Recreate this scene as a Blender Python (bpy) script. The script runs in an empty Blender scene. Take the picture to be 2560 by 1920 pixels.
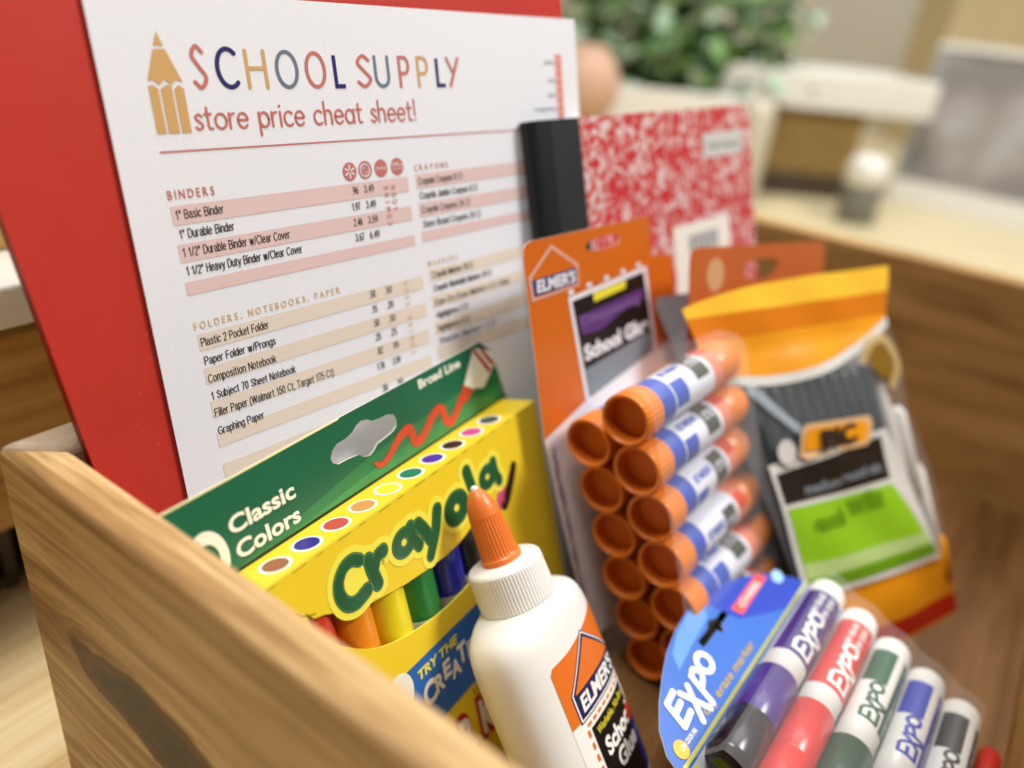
import bpy, math, random
from mathutils import Vector, Matrix
from mathutils.geometry import tessellate_polygon
random.seed(7)
S = bpy.context.scene
COL = S.collection

# ------------------------------------------------------------------ camera, light, exposure
# the table top is z = 0; the phone was held 31 cm above it
cam = bpy.data.cameras.new('camera')
cam.sensor_width = 36.0
cam.lens = 28.125
cam.clip_start = 0.01
cam.clip_end = 60
cam.dof.use_dof = True
cam.dof.focus_distance = 0.281
cam.dof.aperture_fstop = 3.3
camo = bpy.data.objects.new('camera', cam)
COL.objects.link(camo)
right = Vector((0.586213, -0.804812, 0.092910))
down = Vector((-0.317517, -0.333739, -0.887582))
fwd = Vector((0.745344, 0.490812, -0.451183))
m = Matrix((right, -down, -fwd)).transposed().to_4x4()
m.translation = Vector((0, 0, 0.31))
camo.matrix_world = m
S.camera = camo

world = bpy.data.worlds.new('World')
S.world = world
world.use_nodes = True
bg = world.node_tree.nodes['Background']
bg.inputs[0].default_value = (1.0, 0.99, 0.985, 1)
bg.inputs[1].default_value = 0.125


def area(name, loc, target, size, power, color=(1, 0.98, 0.955), sy=None):
    l = bpy.data.lights.new(name, 'AREA')
    l.energy = power
    l.color = color
    l.size = size
    if sy:
        l.shape = 'RECTANGLE'
        l.size_y = sy
    o = bpy.data.objects.new(name, l)
    COL.objects.link(o)
    o.location = loc
    o.rotation_euler = (Vector(target) - Vector(loc)).to_track_quat('-Z', 'Y').to_euler()
    return o


area('ceiling_light', (0.95, -0.75, 1.6), (0.25, 0.15, 0.1), 0.55, 33, sy=0.45)
area('ceiling_light', (0.0, 0.40, 1.9), (0.06, 0.22, 0.0), 0.6, 28, sy=0.5)
area('ceiling_light', (1.9, 0.3, 2.1), (1.6, 0.5, 0.0), 1.4, 26)

S.view_settings.view_transform = 'Standard'
S.view_settings.look = 'None'
S.view_settings.exposure = -0.05
S.view_settings.gamma = 1.0
S.view_settings.use_curve_mapping = False
S.cycles.use_denoising = True
S.cycles.max_bounces = 8


# ------------------------------------------------------------------ materials
def lin(h):
    h = h.lstrip('#')
    out = []
    for i in (0, 2, 4):
        c = int(h[i:i + 2], 16) / 255
        out.append(c / 12.92 if c <= 0.04045 else ((c + 0.055) / 1.055) ** 2.4)
    return tuple(out) + (1,)


MATS = {}


def mat(name, hexcol, rough=0.5, spec=0.4, noise=0.0, nscale=400, bump=0.0, bscale=900, alpha=1.0, coat=0.0, sss=0.0, metal=0.0, emit=0.0):
    if name in MATS:
        return MATS[name]
    mt = bpy.data.materials.new(name)
    MATS[name] = mt
    mt.use_nodes = True
    nt = mt.node_tree
    b = nt.nodes['Principled BSDF']
    c = lin(hexcol)
    b.inputs['Base Color'].default_value = c
    b.inputs['Roughness'].default_value = rough
    b.inputs['Specular IOR Level'].default_value = spec
    b.inputs['Metallic'].default_value = metal
    b.inputs['Coat Weight'].default_value = coat
    b.inputs['Coat Roughness'].default_value = 0.12
    b.inputs['Alpha'].default_value = alpha
    if sss:
        b.inputs['Subsurface Weight'].default_value = sss
        b.inputs['Subsurface Radius'].default_value = (0.6, 0.5, 0.4)
        b.inputs['Subsurface Scale'].default_value = 0.004
    tc = nt.nodes.new('ShaderNodeTexCoord')
    if noise:
        n = nt.nodes.new('ShaderNodeTexNoise')
        n.inputs['Scale'].default_value = nscale
        n.inputs['Detail'].default_value = 4
        nt.links.new(tc.outputs['Object'], n.inputs['Vector'])
        r = nt.nodes.new('ShaderNodeMapRange')
        r.inputs['From Min'].default_value = 0.25
        r.inputs['From Max'].default_value = 0.75
        r.inputs['To Min'].default_value = 1 - noise
        r.inputs['To Max'].default_value = 1 + noise
        nt.links.new(n.outputs['Fac'], r.inputs['Value'])
        mx = nt.nodes.new('ShaderNodeVectorMath')
        mx.operation = 'SCALE'
        mx.inputs[0].default_value = c[:3]
        nt.links.new(r.outputs[0], mx.inputs['Scale'])
        nt.links.new(mx.outputs[0], b.inputs['Base Color'])
    if bump:
        n2 = nt.nodes.new('ShaderNodeTexNoise')
        n2.inputs['Scale'].default_value = bscale
        n2.inputs['Detail'].default_value = 3
        nt.links.new(tc.outputs['Object'], n2.inputs['Vector'])
        bp = nt.nodes.new('ShaderNodeBump')
        bp.inputs['Strength'].default_value = bump
        bp.inputs['Distance'].default_value = 0.0005
        nt.links.new(n2.outputs['Fac'], bp.inputs['Height'])
        nt.links.new(bp.outputs[0], b.inputs['Normal'])
    return mt


def wood(name, tones, axis, across=70.0, along=4.0, knot=None, rough=0.45, seed=0.0, fine=1.0):
    """grain runs along one axis (0 x, 1 y, 2 z); an optional knot (two coordinates, two half sizes, tilt)"""
    mt = bpy.data.materials.new(name)
    mt.use_nodes = True
    nt = mt.node_tree
    N, Lk = nt.nodes.new, nt.links.new
    b = nt.nodes['Principled BSDF']
    b.inputs['Roughness'].default_value = rough
    b.inputs['Specular IOR Level'].default_value = 0.3
    tc = N('ShaderNodeTexCoord')
    vec = tc.outputs['Object']

    def mth(op, a, b2=None, c=None):
        n = N('ShaderNodeMath')
        n.operation = op
        for i, q in enumerate((a, b2, c)):
            if q is None:
                continue
            if isinstance(q, (int, float)):
                n.inputs[i].default_value = q
            else:
                Lk(q, n.inputs[i])
        return n.outputs[0]
    kmask = None
    if knot:
        ky, kz, hy, hz, slope = knot
        sp = N('ShaderNodeSeparateXYZ')
        Lk(vec, sp.inputs[0])
        wn = N('ShaderNodeTexNoise')
        wn.inputs['Scale'].default_value = 38
        wn.inputs['Detail'].default_value = 3
        Lk(vec, wn.inputs['Vector'])
        wob = mth('MULTIPLY', mth('SUBTRACT', wn.outputs['Fac'], 0.5), 0.016)
        dy = mth('SUBTRACT', sp.outputs[1], ky)
        dz = mth('ADD', mth('SUBTRACT', mth('SUBTRACT', sp.outputs[2], kz), mth('MULTIPLY', dy, slope)), wob)
        ry = mth('DIVIDE', dy, hy)
        rz = mth('DIVIDE', dz, hz)
        r2 = mth('ADD', mth('MULTIPLY', ry, ry), mth('MULTIPLY', rz, rz))
        fall = mth('EXPONENT', mth('MULTIPLY', r2, -0.32))
        newz = mth('SUBTRACT', sp.outputs[2], mth('MULTIPLY', dz, mth('MULTIPLY', fall, 0.95)))
        cb = N('ShaderNodeCombineXYZ')
        Lk(sp.outputs[0], cb.inputs[0])
        Lk(sp.outputs[1], cb.inputs[1])
        Lk(newz, cb.inputs[2])
        vec = cb.outputs[0]
        kmask = N('ShaderNodeMapRange')
        kmask.interpolation_type = 'SMOOTHSTEP'
        kmask.inputs['From Min'].default_value = 1.12
        kmask.inputs['From Max'].default_value = 0.86
        Lk(r2, kmask.inputs['Value'])
        krad = r2

    def streak(ac, al, det, dist=0.0, off=0.0):
        mp = N('ShaderNodeMapping')
        sc = [ac, ac, ac]
        sc[axis] = al
        mp.inputs['Scale'].default_value = sc
        mp.inputs['Location'].default_value = (seed + off, seed * 1.7 + off, seed * 0.6)
        Lk(vec, mp.inputs['Vector'])
        n = N('ShaderNodeTexNoise')
        n.inputs['Scale'].default_value = 1.0
        n.inputs['Detail'].default_value = det
        n.inputs['Roughness'].default_value = 0.6
        n.inputs['Distortion'].default_value = dist
        Lk(mp.outputs[0], n.inputs['Vector'])
        return n.outputs['Fac']
    a = streak(across, along, 4, 0.6)
    f = streak(across * 7, along * 4, 3, 0.2, 3.1)
    pores = streak(across * 22, along * 14, 2, 0.0, 7.7)
    mixv = mth('ADD', mth('ADD', mth('MULTIPLY', a, 0.70), mth('MULTIPLY', f, 0.22 * fine)), mth('MULTIPLY', pores, 0.08))
    cr = N('ShaderNodeValToRGB')
    el = cr.color_ramp.elements
    pos = (0.33, 0.44, 0.52, 0.64)
    while len(el) < len(tones):
        el.new(0.5)
    for i, t in enumerate(tones):
        el[i].position = pos[i]
        el[i].color = lin(t)
    Lk(mixv, cr.inputs[0])
    colr = cr.outputs[0]
    if kmask:
        kc = N('ShaderNodeValToRGB')
        e = kc.color_ramp.elements
        e[0].position = 0.0
        e[0].color = lin('#32260f')
        e[1].position = 1.0
        e[1].color = lin('#84542a')
        e2 = e.new(0.5)
        e2.color = lin('#54371a')
        ring = mth('MULTIPLY', mth('SINE', mth('MULTIPLY', mth('SQRT', krad), 19)), 0.16)
        kk = mth('ADD', mth('ADD', mth('MULTIPLY', krad, 0.8), ring), mth('MULTIPLY', mth('SUBTRACT', f, 0.5), 1.3))
        Lk(kk, kc.inputs[0])
        mx = N('ShaderNodeMix')
        mx.data_type = 'RGBA'
        Lk(kmask.outputs[0], mx.inputs[0])
        Lk(colr, mx.inputs[6])
        Lk(kc.outputs[0], mx.inputs[7])
        colr = mx.outputs[2]
    Lk(colr, b.inputs['Base Color'])
    bp = N('ShaderNodeBump')
    bp.inputs['Strength'].default_value = 0.25
    bp.inputs['Distance'].default_value = 0.0006
    Lk(f, bp.inputs['Height'])
    Lk(bp.outputs[0], b.inputs['Normal'])
    return mt


# ------------------------------------------------------------------ mesh builder (millimetres in local x, y, z)
_font_cache = {}


def text_geo(s, bold):
    key = (s, bold)
    if key not in _font_cache:
        cu = bpy.data.curves.new('lettering', 'FONT')
        cu.body = s
        cu.offset = bold
        cu.resolution_u = 4
        cu.fill_mode = 'FRONT'
        ob = bpy.data.objects.new('lettering', cu)
        me = ob.to_mesh()
        _font_cache[key] = ([v.co.copy() for v in me.vertices], [tuple(p.vertices) for p in me.polygons])
        ob.to_mesh_clear()
        bpy.data.objects.remove(ob)
        bpy.data.curves.remove(cu)
    return _font_cache[key]


_hv = None


def cap_height():
    global _hv
    if _hv is None:
        v, _ = text_geo('H', 0.0)
        _hv = max(p.y for p in v) - min(p.y for p in v)
    return _hv


def catmull(pts, n=8, closed=False):
    out = []
    P = [Vector(p) for p in pts]
    k = len(P)
    rng = range(k if closed else k - 1)
    for i in rng:
        p1, p2 = P[i], P[(i + 1) % k]
        p0 = P[i - 1] if (closed or i > 0) else p1 + (p1 - p2)
        p3 = P[(i + 2) % k] if (closed or i + 2 < k) else p2 + (p2 - p1)
        for j in range(n):
            t = j / n
            out.append(0.5 * ((2 * p1) + (p2 - p0) * t + (2 * p0 - 5 * p1 + 4 * p2 - p3) * t * t + (3 * p1 - p0 - 3 * p2 + p3) * t ** 3))
    if not closed:
        out.append(P[-1].copy())
    return out


class MB:
    def __init__(self):
        self.v, self.f, self.mi, self.sm, self.mats = [], [], [], [], []
        self.xf = None

    def m(self, mt):
        if mt not in self.mats:
            self.mats.append(mt)
        return self.mats.index(mt)

    def add(self, vs, fs, mt, smooth=False):
        o = len(self.v)
        for p in vs:
            p = Vector(p)
            if self.xf:
                p = Vector(self.xf(p))
            self.v.append(p)
        i = self.m(mt)
        for f in fs:
            self.f.append([o + q for q in f])
            self.mi.append(i)
            self.sm.append(smooth)

    def poly(self, loops, z, mt):
        if not isinstance(loops[0][0], (tuple, list, Vector)):
            loops = [loops]
        L = [[Vector((p[0], p[1], 0)) for p in l] for l in loops]
        flat = [p for l in L for p in l]
        tris = tessellate_polygon(L)
        fs = []
        for t in tris:
            a, b, c = (flat[i] for i in t)
            if (b - a).cross(c - a).z < 0:
                t = (t[0], t[2], t[1])
            fs.append(tuple(t))
        self.add([(p.x, p.y, z) for p in flat], fs, mt)

    def sheet(self, loops, z0, z1, mt, edge=None):
        """a cut-out sheet with thickness, front face at z1"""
        if not isinstance(loops[0][0], (tuple, list, Vector)):
            loops = [loops]
        self.poly(loops, z1, mt)
        n0 = len(self.f)
        self.poly(loops, z0, edge or mt)
        for f in self.f[n0:]:
            f.reverse()
        for l in loops:
            n = len(l)
            vs = [(p[0], p[1], z1) for p in l] + [(p[0], p[1], z0) for p in l]
            self.add(vs, [(i, (i + 1) % n, n + (i + 1) % n, n + i) for i in range(n)], edge or mt)

    def rect(self, x0, y0, x1, y1, z, mt, nx=1, ny=1):
        vs, fs = [], []
        for j in range(ny + 1):
            for i in range(nx + 1):
                vs.append((x0 + (x1 - x0) * i / nx, y0 + (y1 - y0) * j / ny, z))
        for j in range(ny):
            for i in range(nx):
                a = j * (nx + 1) + i
                fs.append((a, a + 1, a + nx + 2, a + nx + 1))
        self.add(vs, fs, mt)

    def quad(self, pts, z, mt, nx=1, ny=1):
        """corners: bottom left, bottom right, top right, top left"""
        a, b, c, d = (Vector(p) for p in pts)
        vs, fs = [], []
        for j in range(ny + 1):
            t = j / ny
            for i in range(nx + 1):
                s = i / nx
                p = (a * (1 - s) + b * s) * (1 - t) + (d * (1 - s) + c * s) * t
                vs.append((p.x, p.y, z))
        for j in range(ny):
            for i in range(nx):
                q = j * (nx + 1) + i
                fs.append((q, q + 1, q + nx + 2, q + nx + 1))
        self.add(vs, fs, mt)

    def ellipse(self, cx, cy, rx, ry, z, mt, n=28, ang=0.0, inner=None):
        ca, sa = math.cos(ang), math.sin(ang)

        def pt(k, s):
            t = 2 * math.pi * k / n
            x, y = rx * s * math.cos(t), ry * s * math.sin(t)
            return (cx + x * ca - y * sa, cy + x * sa + y * ca, z)
        if inner is None:
            self.add([(cx, cy, z)] + [pt(k, 1) for k in range(n)], [(0, 1 + k, 1 + (k + 1) % n) for k in range(n)], mt)
        else:
            self.add([pt(k, 1) for k in range(n)] + [pt(k, inner) for k in range(n)],
                     [(k, (k + 1) % n, n + (k + 1) % n, n + k) for k in range(n)], mt)

    def ribbon(self, pts, w, z, mt, w1=None, closed=False, cap=True):
        P = [Vector((p[0], p[1])) for p in pts]
        n = len(P)
        vs, fs = [], []
        for i, p in enumerate(P):
            if closed:
                d = P[(i + 1) % n] - P[i - 1]
            else:
                d = P[min(i + 1, n - 1)] - P[max(i - 1, 0)]
            if d.length < 1e-9:
                d = Vector((1, 0))
            d.normalize()
            nn = Vector((-d.y, d.x))
            ww = w[min(i, len(w) - 1)] if isinstance(w, (list, tuple)) else (w if w1 is None else w + (w1 - w) * i / (n - 1))
            a, b = p + nn * ww / 2, p - nn * ww / 2
            vs += [(a.x, a.y, z), (b.x, b.y, z)]
        for i in range(n if closed else n - 1):
            j = (i + 1) % n
            fs.append((2 * i, 2 * i + 1, 2 * j + 1, 2 * j))
        self.add(vs, fs, mt)
        if cap and not closed:
            for k, q in ((0, 0), (n - 1, 1)):
                p = P[k]
                e = P[1] - P[0] if k == 0 else P[-1] - P[-2]
                base = math.atan2(e.y, e.x) + (math.pi / 2 if k == 0 else -math.pi / 2)
                if isinstance(w, (list, tuple)):
                    ww = w[min(k, len(w) - 1)]
                else:
                    ww = w if (w1 is None or k == 0) else w1
                arc = [(p.x + ww / 2 * math.cos(base + math.pi * t / 8), p.y + ww / 2 * math.sin(base + math.pi * t / 8), z) for t in range(9)]
                self.add(arc, [tuple(range(9))], mt)

    def text(self, s, x0, x1, base, cap, z, mt, bold=0.0, shear=0.0, rot=0.0, jitter=None):
        """lettering whose ink runs from x0 to x1 (x1 None: natural width) with capitals of height cap"""
        v, f = text_geo(s, bold)
        if not v:
            return
        lo, hi = min(p.x for p in v), max(p.x for p in v)
        k = cap / cap_height()
        sx = k if x1 is None else (x1 - x0) / (hi - lo)
        cr, sr = math.cos(rot), math.sin(rot)
        out = []
        for p in v:
            x, y = (p.x - lo) * sx + p.y * k * shear, p.y * k
            out.append((x0 + x * cr - y * sr, base + x * sr + y * cr, z))
        self.add(out, f, mt)

    def box(self, x0, x1, y0, y1, z0, z1, mt):
        vs = [(x, y, z) for x in (x0, x1) for y in (y0, y1) for z in (z0, z1)]
        self.add(vs, [(0, 1, 3, 2), (4, 6, 7, 5), (0, 4, 5, 1), (2, 3, 7, 6), (0, 2, 6, 4), (1, 5, 7, 3)], mt)

    def lathe(self, prof, mt, n=40, axis='x', ribs=None, cap0=False, cap1=False, mats=None):
        """profile of (position along the axis, radius), turned about the axis"""
        vs, fs = [], []
        for i, (a, r) in enumerate(prof):
            for k in range(n):
                t = 2 * math.pi * k / n
                rr = r
                if ribs and ribs[0] <= a <= ribs[1] and k % 4 > 1:
                    rr = r - ribs[2]
                c, s = rr * math.cos(t), rr * math.sin(t)
                vs.append((a, c, s) if axis == 'x' else ((c, a, s) if axis == 'y' else (c, s, a)))
        flip = axis == 'y'
        groups = {}
        for i in range(len(prof) - 1):
            mm = mats[i] if mats else mt
            for k in range(n):
                q = (i * n + k, i * n + (k + 1) % n, (i + 1) * n + (k + 1) % n, (i + 1) * n + k)
                groups.setdefault(mm, []).append(q if flip else tuple(reversed(q)))
        first = True
        o = len(self.v)
        for mm, fl in groups.items():
            if first:
                self.add(vs, fl, mm, not ribs)
                first = False
            else:
                i2 = self.m(mm)
                for q in fl:
                    self.f.append([o + t for t in q])
                    self.mi.append(i2)
                    self.sm.append(not ribs)
        L = len(prof)
        if cap0:
            q = [o + k for k in range(n)]
            self.f.append(q if not flip else q[::-1])
            self.mi.append(self.m(mats[0] if mats else mt))
            self.sm.append(False)
        if cap1:
            q = [o + (L - 1) * n + k for k in range(n)]
            self.f.append(q[::-1] if not flip else q)
            self.mi.append(self.m(mats[-1] if mats else mt))
            self.sm.append(False)

    def build(self, name, parent=None, bevel=0.0, seg=2, auto=None):
        me = bpy.data.meshes.new(name)
        me.from_pydata([p * 0.001 for p in self.v], [], self.f)
        for mt in self.mats:
            me.materials.append(mt)
        me.polygons.foreach_set('material_index', self.mi)
        me.polygons.foreach_set('use_smooth', self.sm)
        me.update()
        o = bpy.data.objects.new(name, me)
        COL.objects.link(o)
        if parent:
            o.parent = parent
        if bevel:
            b = o.modifiers.new('bevel', 'BEVEL')
            b.width = bevel * 0.001
            b.segments = seg
            b.limit_method = 'ANGLE'
            b.angle_limit = math.radians(40)
        return o


def tag(o, label=None, cat=None, group=None, kind=None):
    if label:
        o['label'] = label
    if cat:
        o['category'] = cat
    if group:
        o['group'] = group
    if kind:
        o['kind'] = kind
    return o


def thing(name, label, cat, O, w=(1, 0, 0), u=None, n=None, group=None):
    """an Empty whose local x, y, z are the thing's width, height and facing direction"""
    e = bpy.data.objects.new(name, None)
    e.empty_display_size = 0.02
    COL.objects.link(e)
    if u is None:
        mm = Matrix.Identity(4)
    else:
        w, u = Vector(w).normalized(), Vector(u)
        u = (u - w * w.dot(u)).normalized()
        mm = Matrix((w, u, w.cross(u))).transposed().to_4x4()
    mm.translation = Vector(O)
    e.matrix_world = mm
    return tag(e, label, cat, group)


def dup(root, loc=None):
    r = root.copy()
    COL.objects.link(r)
    for ch in list(root.children):
        c = ch.copy()
        COL.objects.link(c)
        c.parent = r
        for g in list(ch.children):
            d = g.copy()
            COL.objects.link(d)
            d.parent = c
    if loc:
        r.location = loc
    return r


# ------------------------------------------------------------------ table, back wall, far counter
w_table = wood('table_wood', ['#bf9c62', '#d9bc86', '#e8d09e', '#f1dfb6'], 0, across=62, along=2.2, rough=0.4)
w_panel = wood('panel_wood', ['#80582a', '#a67c42', '#bb9252', '#caa668'], 0, across=75, along=3.5, seed=3.0)
w_left = wood('crate_wood', ['#6e5030', '#9a7648', '#bc9a68', '#d6b98a'], 1, across=85, along=6, knot=(0.174, 0.0955, 0.047, 0.0145, 0.10), seed=1.0)
w_side = wood('crate_wood_plain', ['#8c6638', '#ab844c', '#b99258', '#c49e64'], 1, across=30, along=4, seed=5.0, fine=0.8)
w_back = wood('crate_wood_grey', ['#a08a70', '#b59e84', '#c0ab92', '#cbb8a0'], 0, across=85, along=6, seed=9.0)
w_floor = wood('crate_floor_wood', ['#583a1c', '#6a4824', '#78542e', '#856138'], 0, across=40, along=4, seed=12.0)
m_white = mat('white_paint', '#e8e6dc', 0.35, 0.5, noise=0.03, nscale=30)
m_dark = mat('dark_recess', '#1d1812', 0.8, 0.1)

mb = MB()
mb.rect(-900, -900, 3600, 2600, 0, w_table)
tag(mb.build('table_top'), kind='structure')

mb = MB()
mb.box(3300, 3350, -2500, 3600, -700, 2200, mat('far_wall_paint', '#efe9d8', 0.8, 0.2, noise=0.05, nscale=3))
mb.box(-900, 3300, 3000, 3050, -700, 2200, mat('far_wall_paint', '#cdbb93'))
tag(mb.build('back_wall'), kind='structure')
mb = MB()
mb.box(1020, 3250, -880, 2550, 1, 6, mat('counter_cream', '#cbbd98', 0.5, 0.3, noise=0.05, nscale=9))
tag(mb.build('counter_top'), kind='structure')

# bench behind the crate: a low dark recess, a wooden rail, a white ledge, a wooden panel
be = thing('storage_bench', 'wooden bench behind the crate with white ledge and dark slot below', 'bench', (0.1, 0.36, 0))
mb = MB()
mb.box(-700, 420, 0, 30, 52, 148, w_panel)
mb.build('lower_rail', be, 1.5)
mb = MB()
mb.box(-700, 420, -22, 30, 161, 180, m_white)
o = mb.build('white_ledge', be, 2.2, 3)
mb = MB()
mb.box(-700, 420, 19, 40, 180.5, 330, w_panel)
mb.build('upper_panel', be, 1.5)
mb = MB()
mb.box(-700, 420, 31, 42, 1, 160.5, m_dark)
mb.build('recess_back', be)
mb = MB()
for i, x in enumerate((-36, -16, 3, 24)):
    mb.box(x, x + 6, 22, 28, 1, 51.5, mat('slot_bar_metal', '#3a3226', 0.5, 0.5))
mb.box(-60, 60, 21, 29, 6, 10, mat('slot_bar_metal', '#3a3226'))
mb.build('slot_bars', be)

# ------------------------------------------------------------------ the crate
cr = thing('wooden_crate', 'open wooden crate with a dark knot on its near side, filled with school supplies', 'crate', (0.35, 0.09, 0))
CX, CY = 350, 90
TOP, BOT = 165, 1


def plank(name, foot, mt, z0=BOT, z1=TOP, bevel=2.6):
    mb = MB()
    n = len(foot)
    vs = [(x - CX, y - CY, z0) for x, y in foot] + [(x - CX, y - CY, z1) for x, y in foot]
    mb.add(vs, [tuple(range(n - 1, -1, -1)), tuple(range(n, 2 * n))] + [(i, (i + 1) % n, n + (i + 1) % n, n + i) for i in range(n)], mt)
    o = mb.build(name, cr, bevel, 3)
    # the grain coordinates follow the real position
    for vtx in o.data.vertices:
        vtx.co += Vector((CX, CY, 0)) * 0.001
    o.location = (-CX * 0.001, -CY * 0.001, 0)
    return o


plank('side_panel', [(85, 246.2), (85, -76), (100, -60.5), (100, 229.2)], w_left)
plank('side_panel', [(600, 229), (600, -60.5), (615, -76), (615, 246)], w_side)
plank('back_panel', [(85.6, 246.6), (100.4, 229.6), (599.6, 229.6), (614.4, 246.6)], w_back)
plank('front_panel', [(85.6, -76.5), (614.4, -76.5), (599.6, -61), (100.4, -61)], w_side)
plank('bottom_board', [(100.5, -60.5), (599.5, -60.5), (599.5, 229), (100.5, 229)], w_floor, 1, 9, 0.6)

# ------------------------------------------------------------------ red folder and price sheet
PO = Vector((0.1353, 0.2522, 0.2965))
PW = Vector((0.9862, -0.1657, -0.0061))
PU = Vector((0.0480, 0.2500, 0.9671))
PN = PW.cross(PU).normalized()

m_red = mat('red_plastic', '#c0352a', 0.45, 0.3, noise=0.04, nscale=60, bump=0.15, bscale=1500)
m_redd = mat('red_plastic_edge', '#8c0f0a', 0.5, 0.2)  # shade of the folder's side put into a darker edge colour
fo = thing('red_folder', 'bright red plastic folder standing upright behind the white price sheet', 'folder', PO - PN * 0.0047, PW, PU)
ang = math.radians(5.57)
dx, dy = math.sin(ang), -math.cos(ang)
tl = Vector((-34, -60.3)) - Vector((dx, dy)) * 76
tr = tl + Vector((-dy, dx)) * 249
br_, bl_ = tr + Vector((dx, dy)) * 303, tl + Vector((dx, dy)) * 303
mb = MB()
mb.sheet([tl, bl_, br_, tr], -3.5, 3.2, m_red, m_redd)
mb.build('front_cover', fo, 0.7)
mb = MB()
mb.sheet([tl + Vector((1, -1)), bl_ + Vector((1, 1)), br_ + Vector((-1, 1)), tr + Vector((-1, -1))], -6.5, -3.9, m_red, m_redd)
mb.build('back_cover', fo, 0.5)
mb = MB()
ms = mat('folder_scuff', '#d86a58', 0.6, 0.2)
for x, y, a, l in ((-2, -104, 0.9, 2.2), (-8, -122, 0.4, 1.8), (-1, -112, 1.2, 1.2), (3, -128, 0.6, 1.6), (-6, -140, 0.2, 1.3), (-12, -150, 1.0, 1.0), (1, -147, 0.8, 2.0), (6, -158, 0.3, 1.2), (-10, -132, 2.0, 1.0)):
    c, s = math.cos(a), math.sin(a)
    mb.ribbon(catmull([(x, y), (x + c * l * 0.5 + 0.2, y + s * l * 0.5), (x + c * l, y + s * l)], 4), 0.22, 3.27, ms, 0.08)
mb.build('scuff_marks', fo)

ps = thing('price_sheet', 'white printed school supply price sheet leaning on the red folder', 'paper sheet', PO, PW, PU)
m_pap = mat('white_paper', '#e8e8ed', 0.75, 0.2, noise=0.025, nscale=700, bump=0.12, bscale=1800)
I_pink = mat('print_pink_band', '#e0c3bf', 0.75, 0.2, noise=0.03, nscale=900)
I_tan = mat('print_tan_band', '#e3d4c4', 0.75, 0.2, noise=0.03, nscale=900)
I_rose = mat('print_rose', '#c4736a', 0.7, 0.2, noise=0.08, nscale=1500)
I_gold = mat('print_gold', '#cfa468', 0.7, 0.2, noise=0.06, nscale=1500)
I_gold2 = mat('print_pale_gold', '#d3b585', 0.7, 0.2)
I_navy = mat('print_navy', '#2c2a63', 0.7, 0.2)
I_grey = mat('print_grey', '#6f7886', 0.7, 0.2)
I_blk = mat('print_black', '#1b1416', 0.7, 0.2)
I_red2 = mat('print_orange_red', '#e08a78', 0.7, 0.2)


def slope(v):
    pts = [(0, 0.0), (-46, -0.001), (-63, 0.019), (-90, 0.037), (-110, 0.046), (-140, 0.058), (-280, 0.075)]
    for (a, sa), (b, sb) in zip(pts, pts[1:]):
        if v >= b:
            t = (a - v) / (a - b)
            return sa + (sb - sa) * t
    return pts[-1][1]


def paper_bend(p):
    # print drifts as the lower left of the sheet sags; the right edge bows a little off the folder
    e = max(0.0, (p.x - 150) / 66)
    return (p.x, p.y + (p.x - 110) * slope(p.y) if p.z > 0.1 else p.y, p.z + 0.5 * e * e * max(0, 1 + p.y / 90))


mb = MB()
mb.xf = paper_bend
mb.rect(0, -279, 216, 0, 0, m_pap, 18, 24)
n0 = len(mb.f)
mb.rect(0, -279, 216, 0, -0.1, m_pap, 18, 24)
for f in mb.f[n0:]:
    f.reverse()
Z1, Z2, Z3 = 0.15, 0.22, 0.29
# pencil emblem
mb.poly([(19.6, -11.8), (17.9, -15.9), (21.0, -15.9)], Z1, I_gold)
mb.poly([(17.6, -16.9), (14.1, -26.3), (16.0, -25.9), (17.6, -27.4), (19.5, -25.8), (21.3, -27.4), (23.2, -25.9), (25.2, -26.7), (21.4, -16.9)], Z1, I_gold)
for x0, x1 in ((14.0, 17.0), (17.7, 21.3), (22.0, 25.1)):
    mb.poly([(x0, -42), (x1, -42), (x1, -28.6 + (0.9 if x0 > 15 and x0 < 20 else 0)), ((x0 + x1) / 2, -27.4), (x0, -28.6 if x0 > 15 else -27.6)], Z1, I_gold)


def arcpts(cx, cy, rx, ry, a0, a1, n=20):
    return [(cx + rx * math.cos(math.radians(a0 + (a1 - a0) * i / n)), cy + ry * math.sin(math.radians(a0 + (a1 - a0) * i / n))) for i in range(n + 1)]


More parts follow.
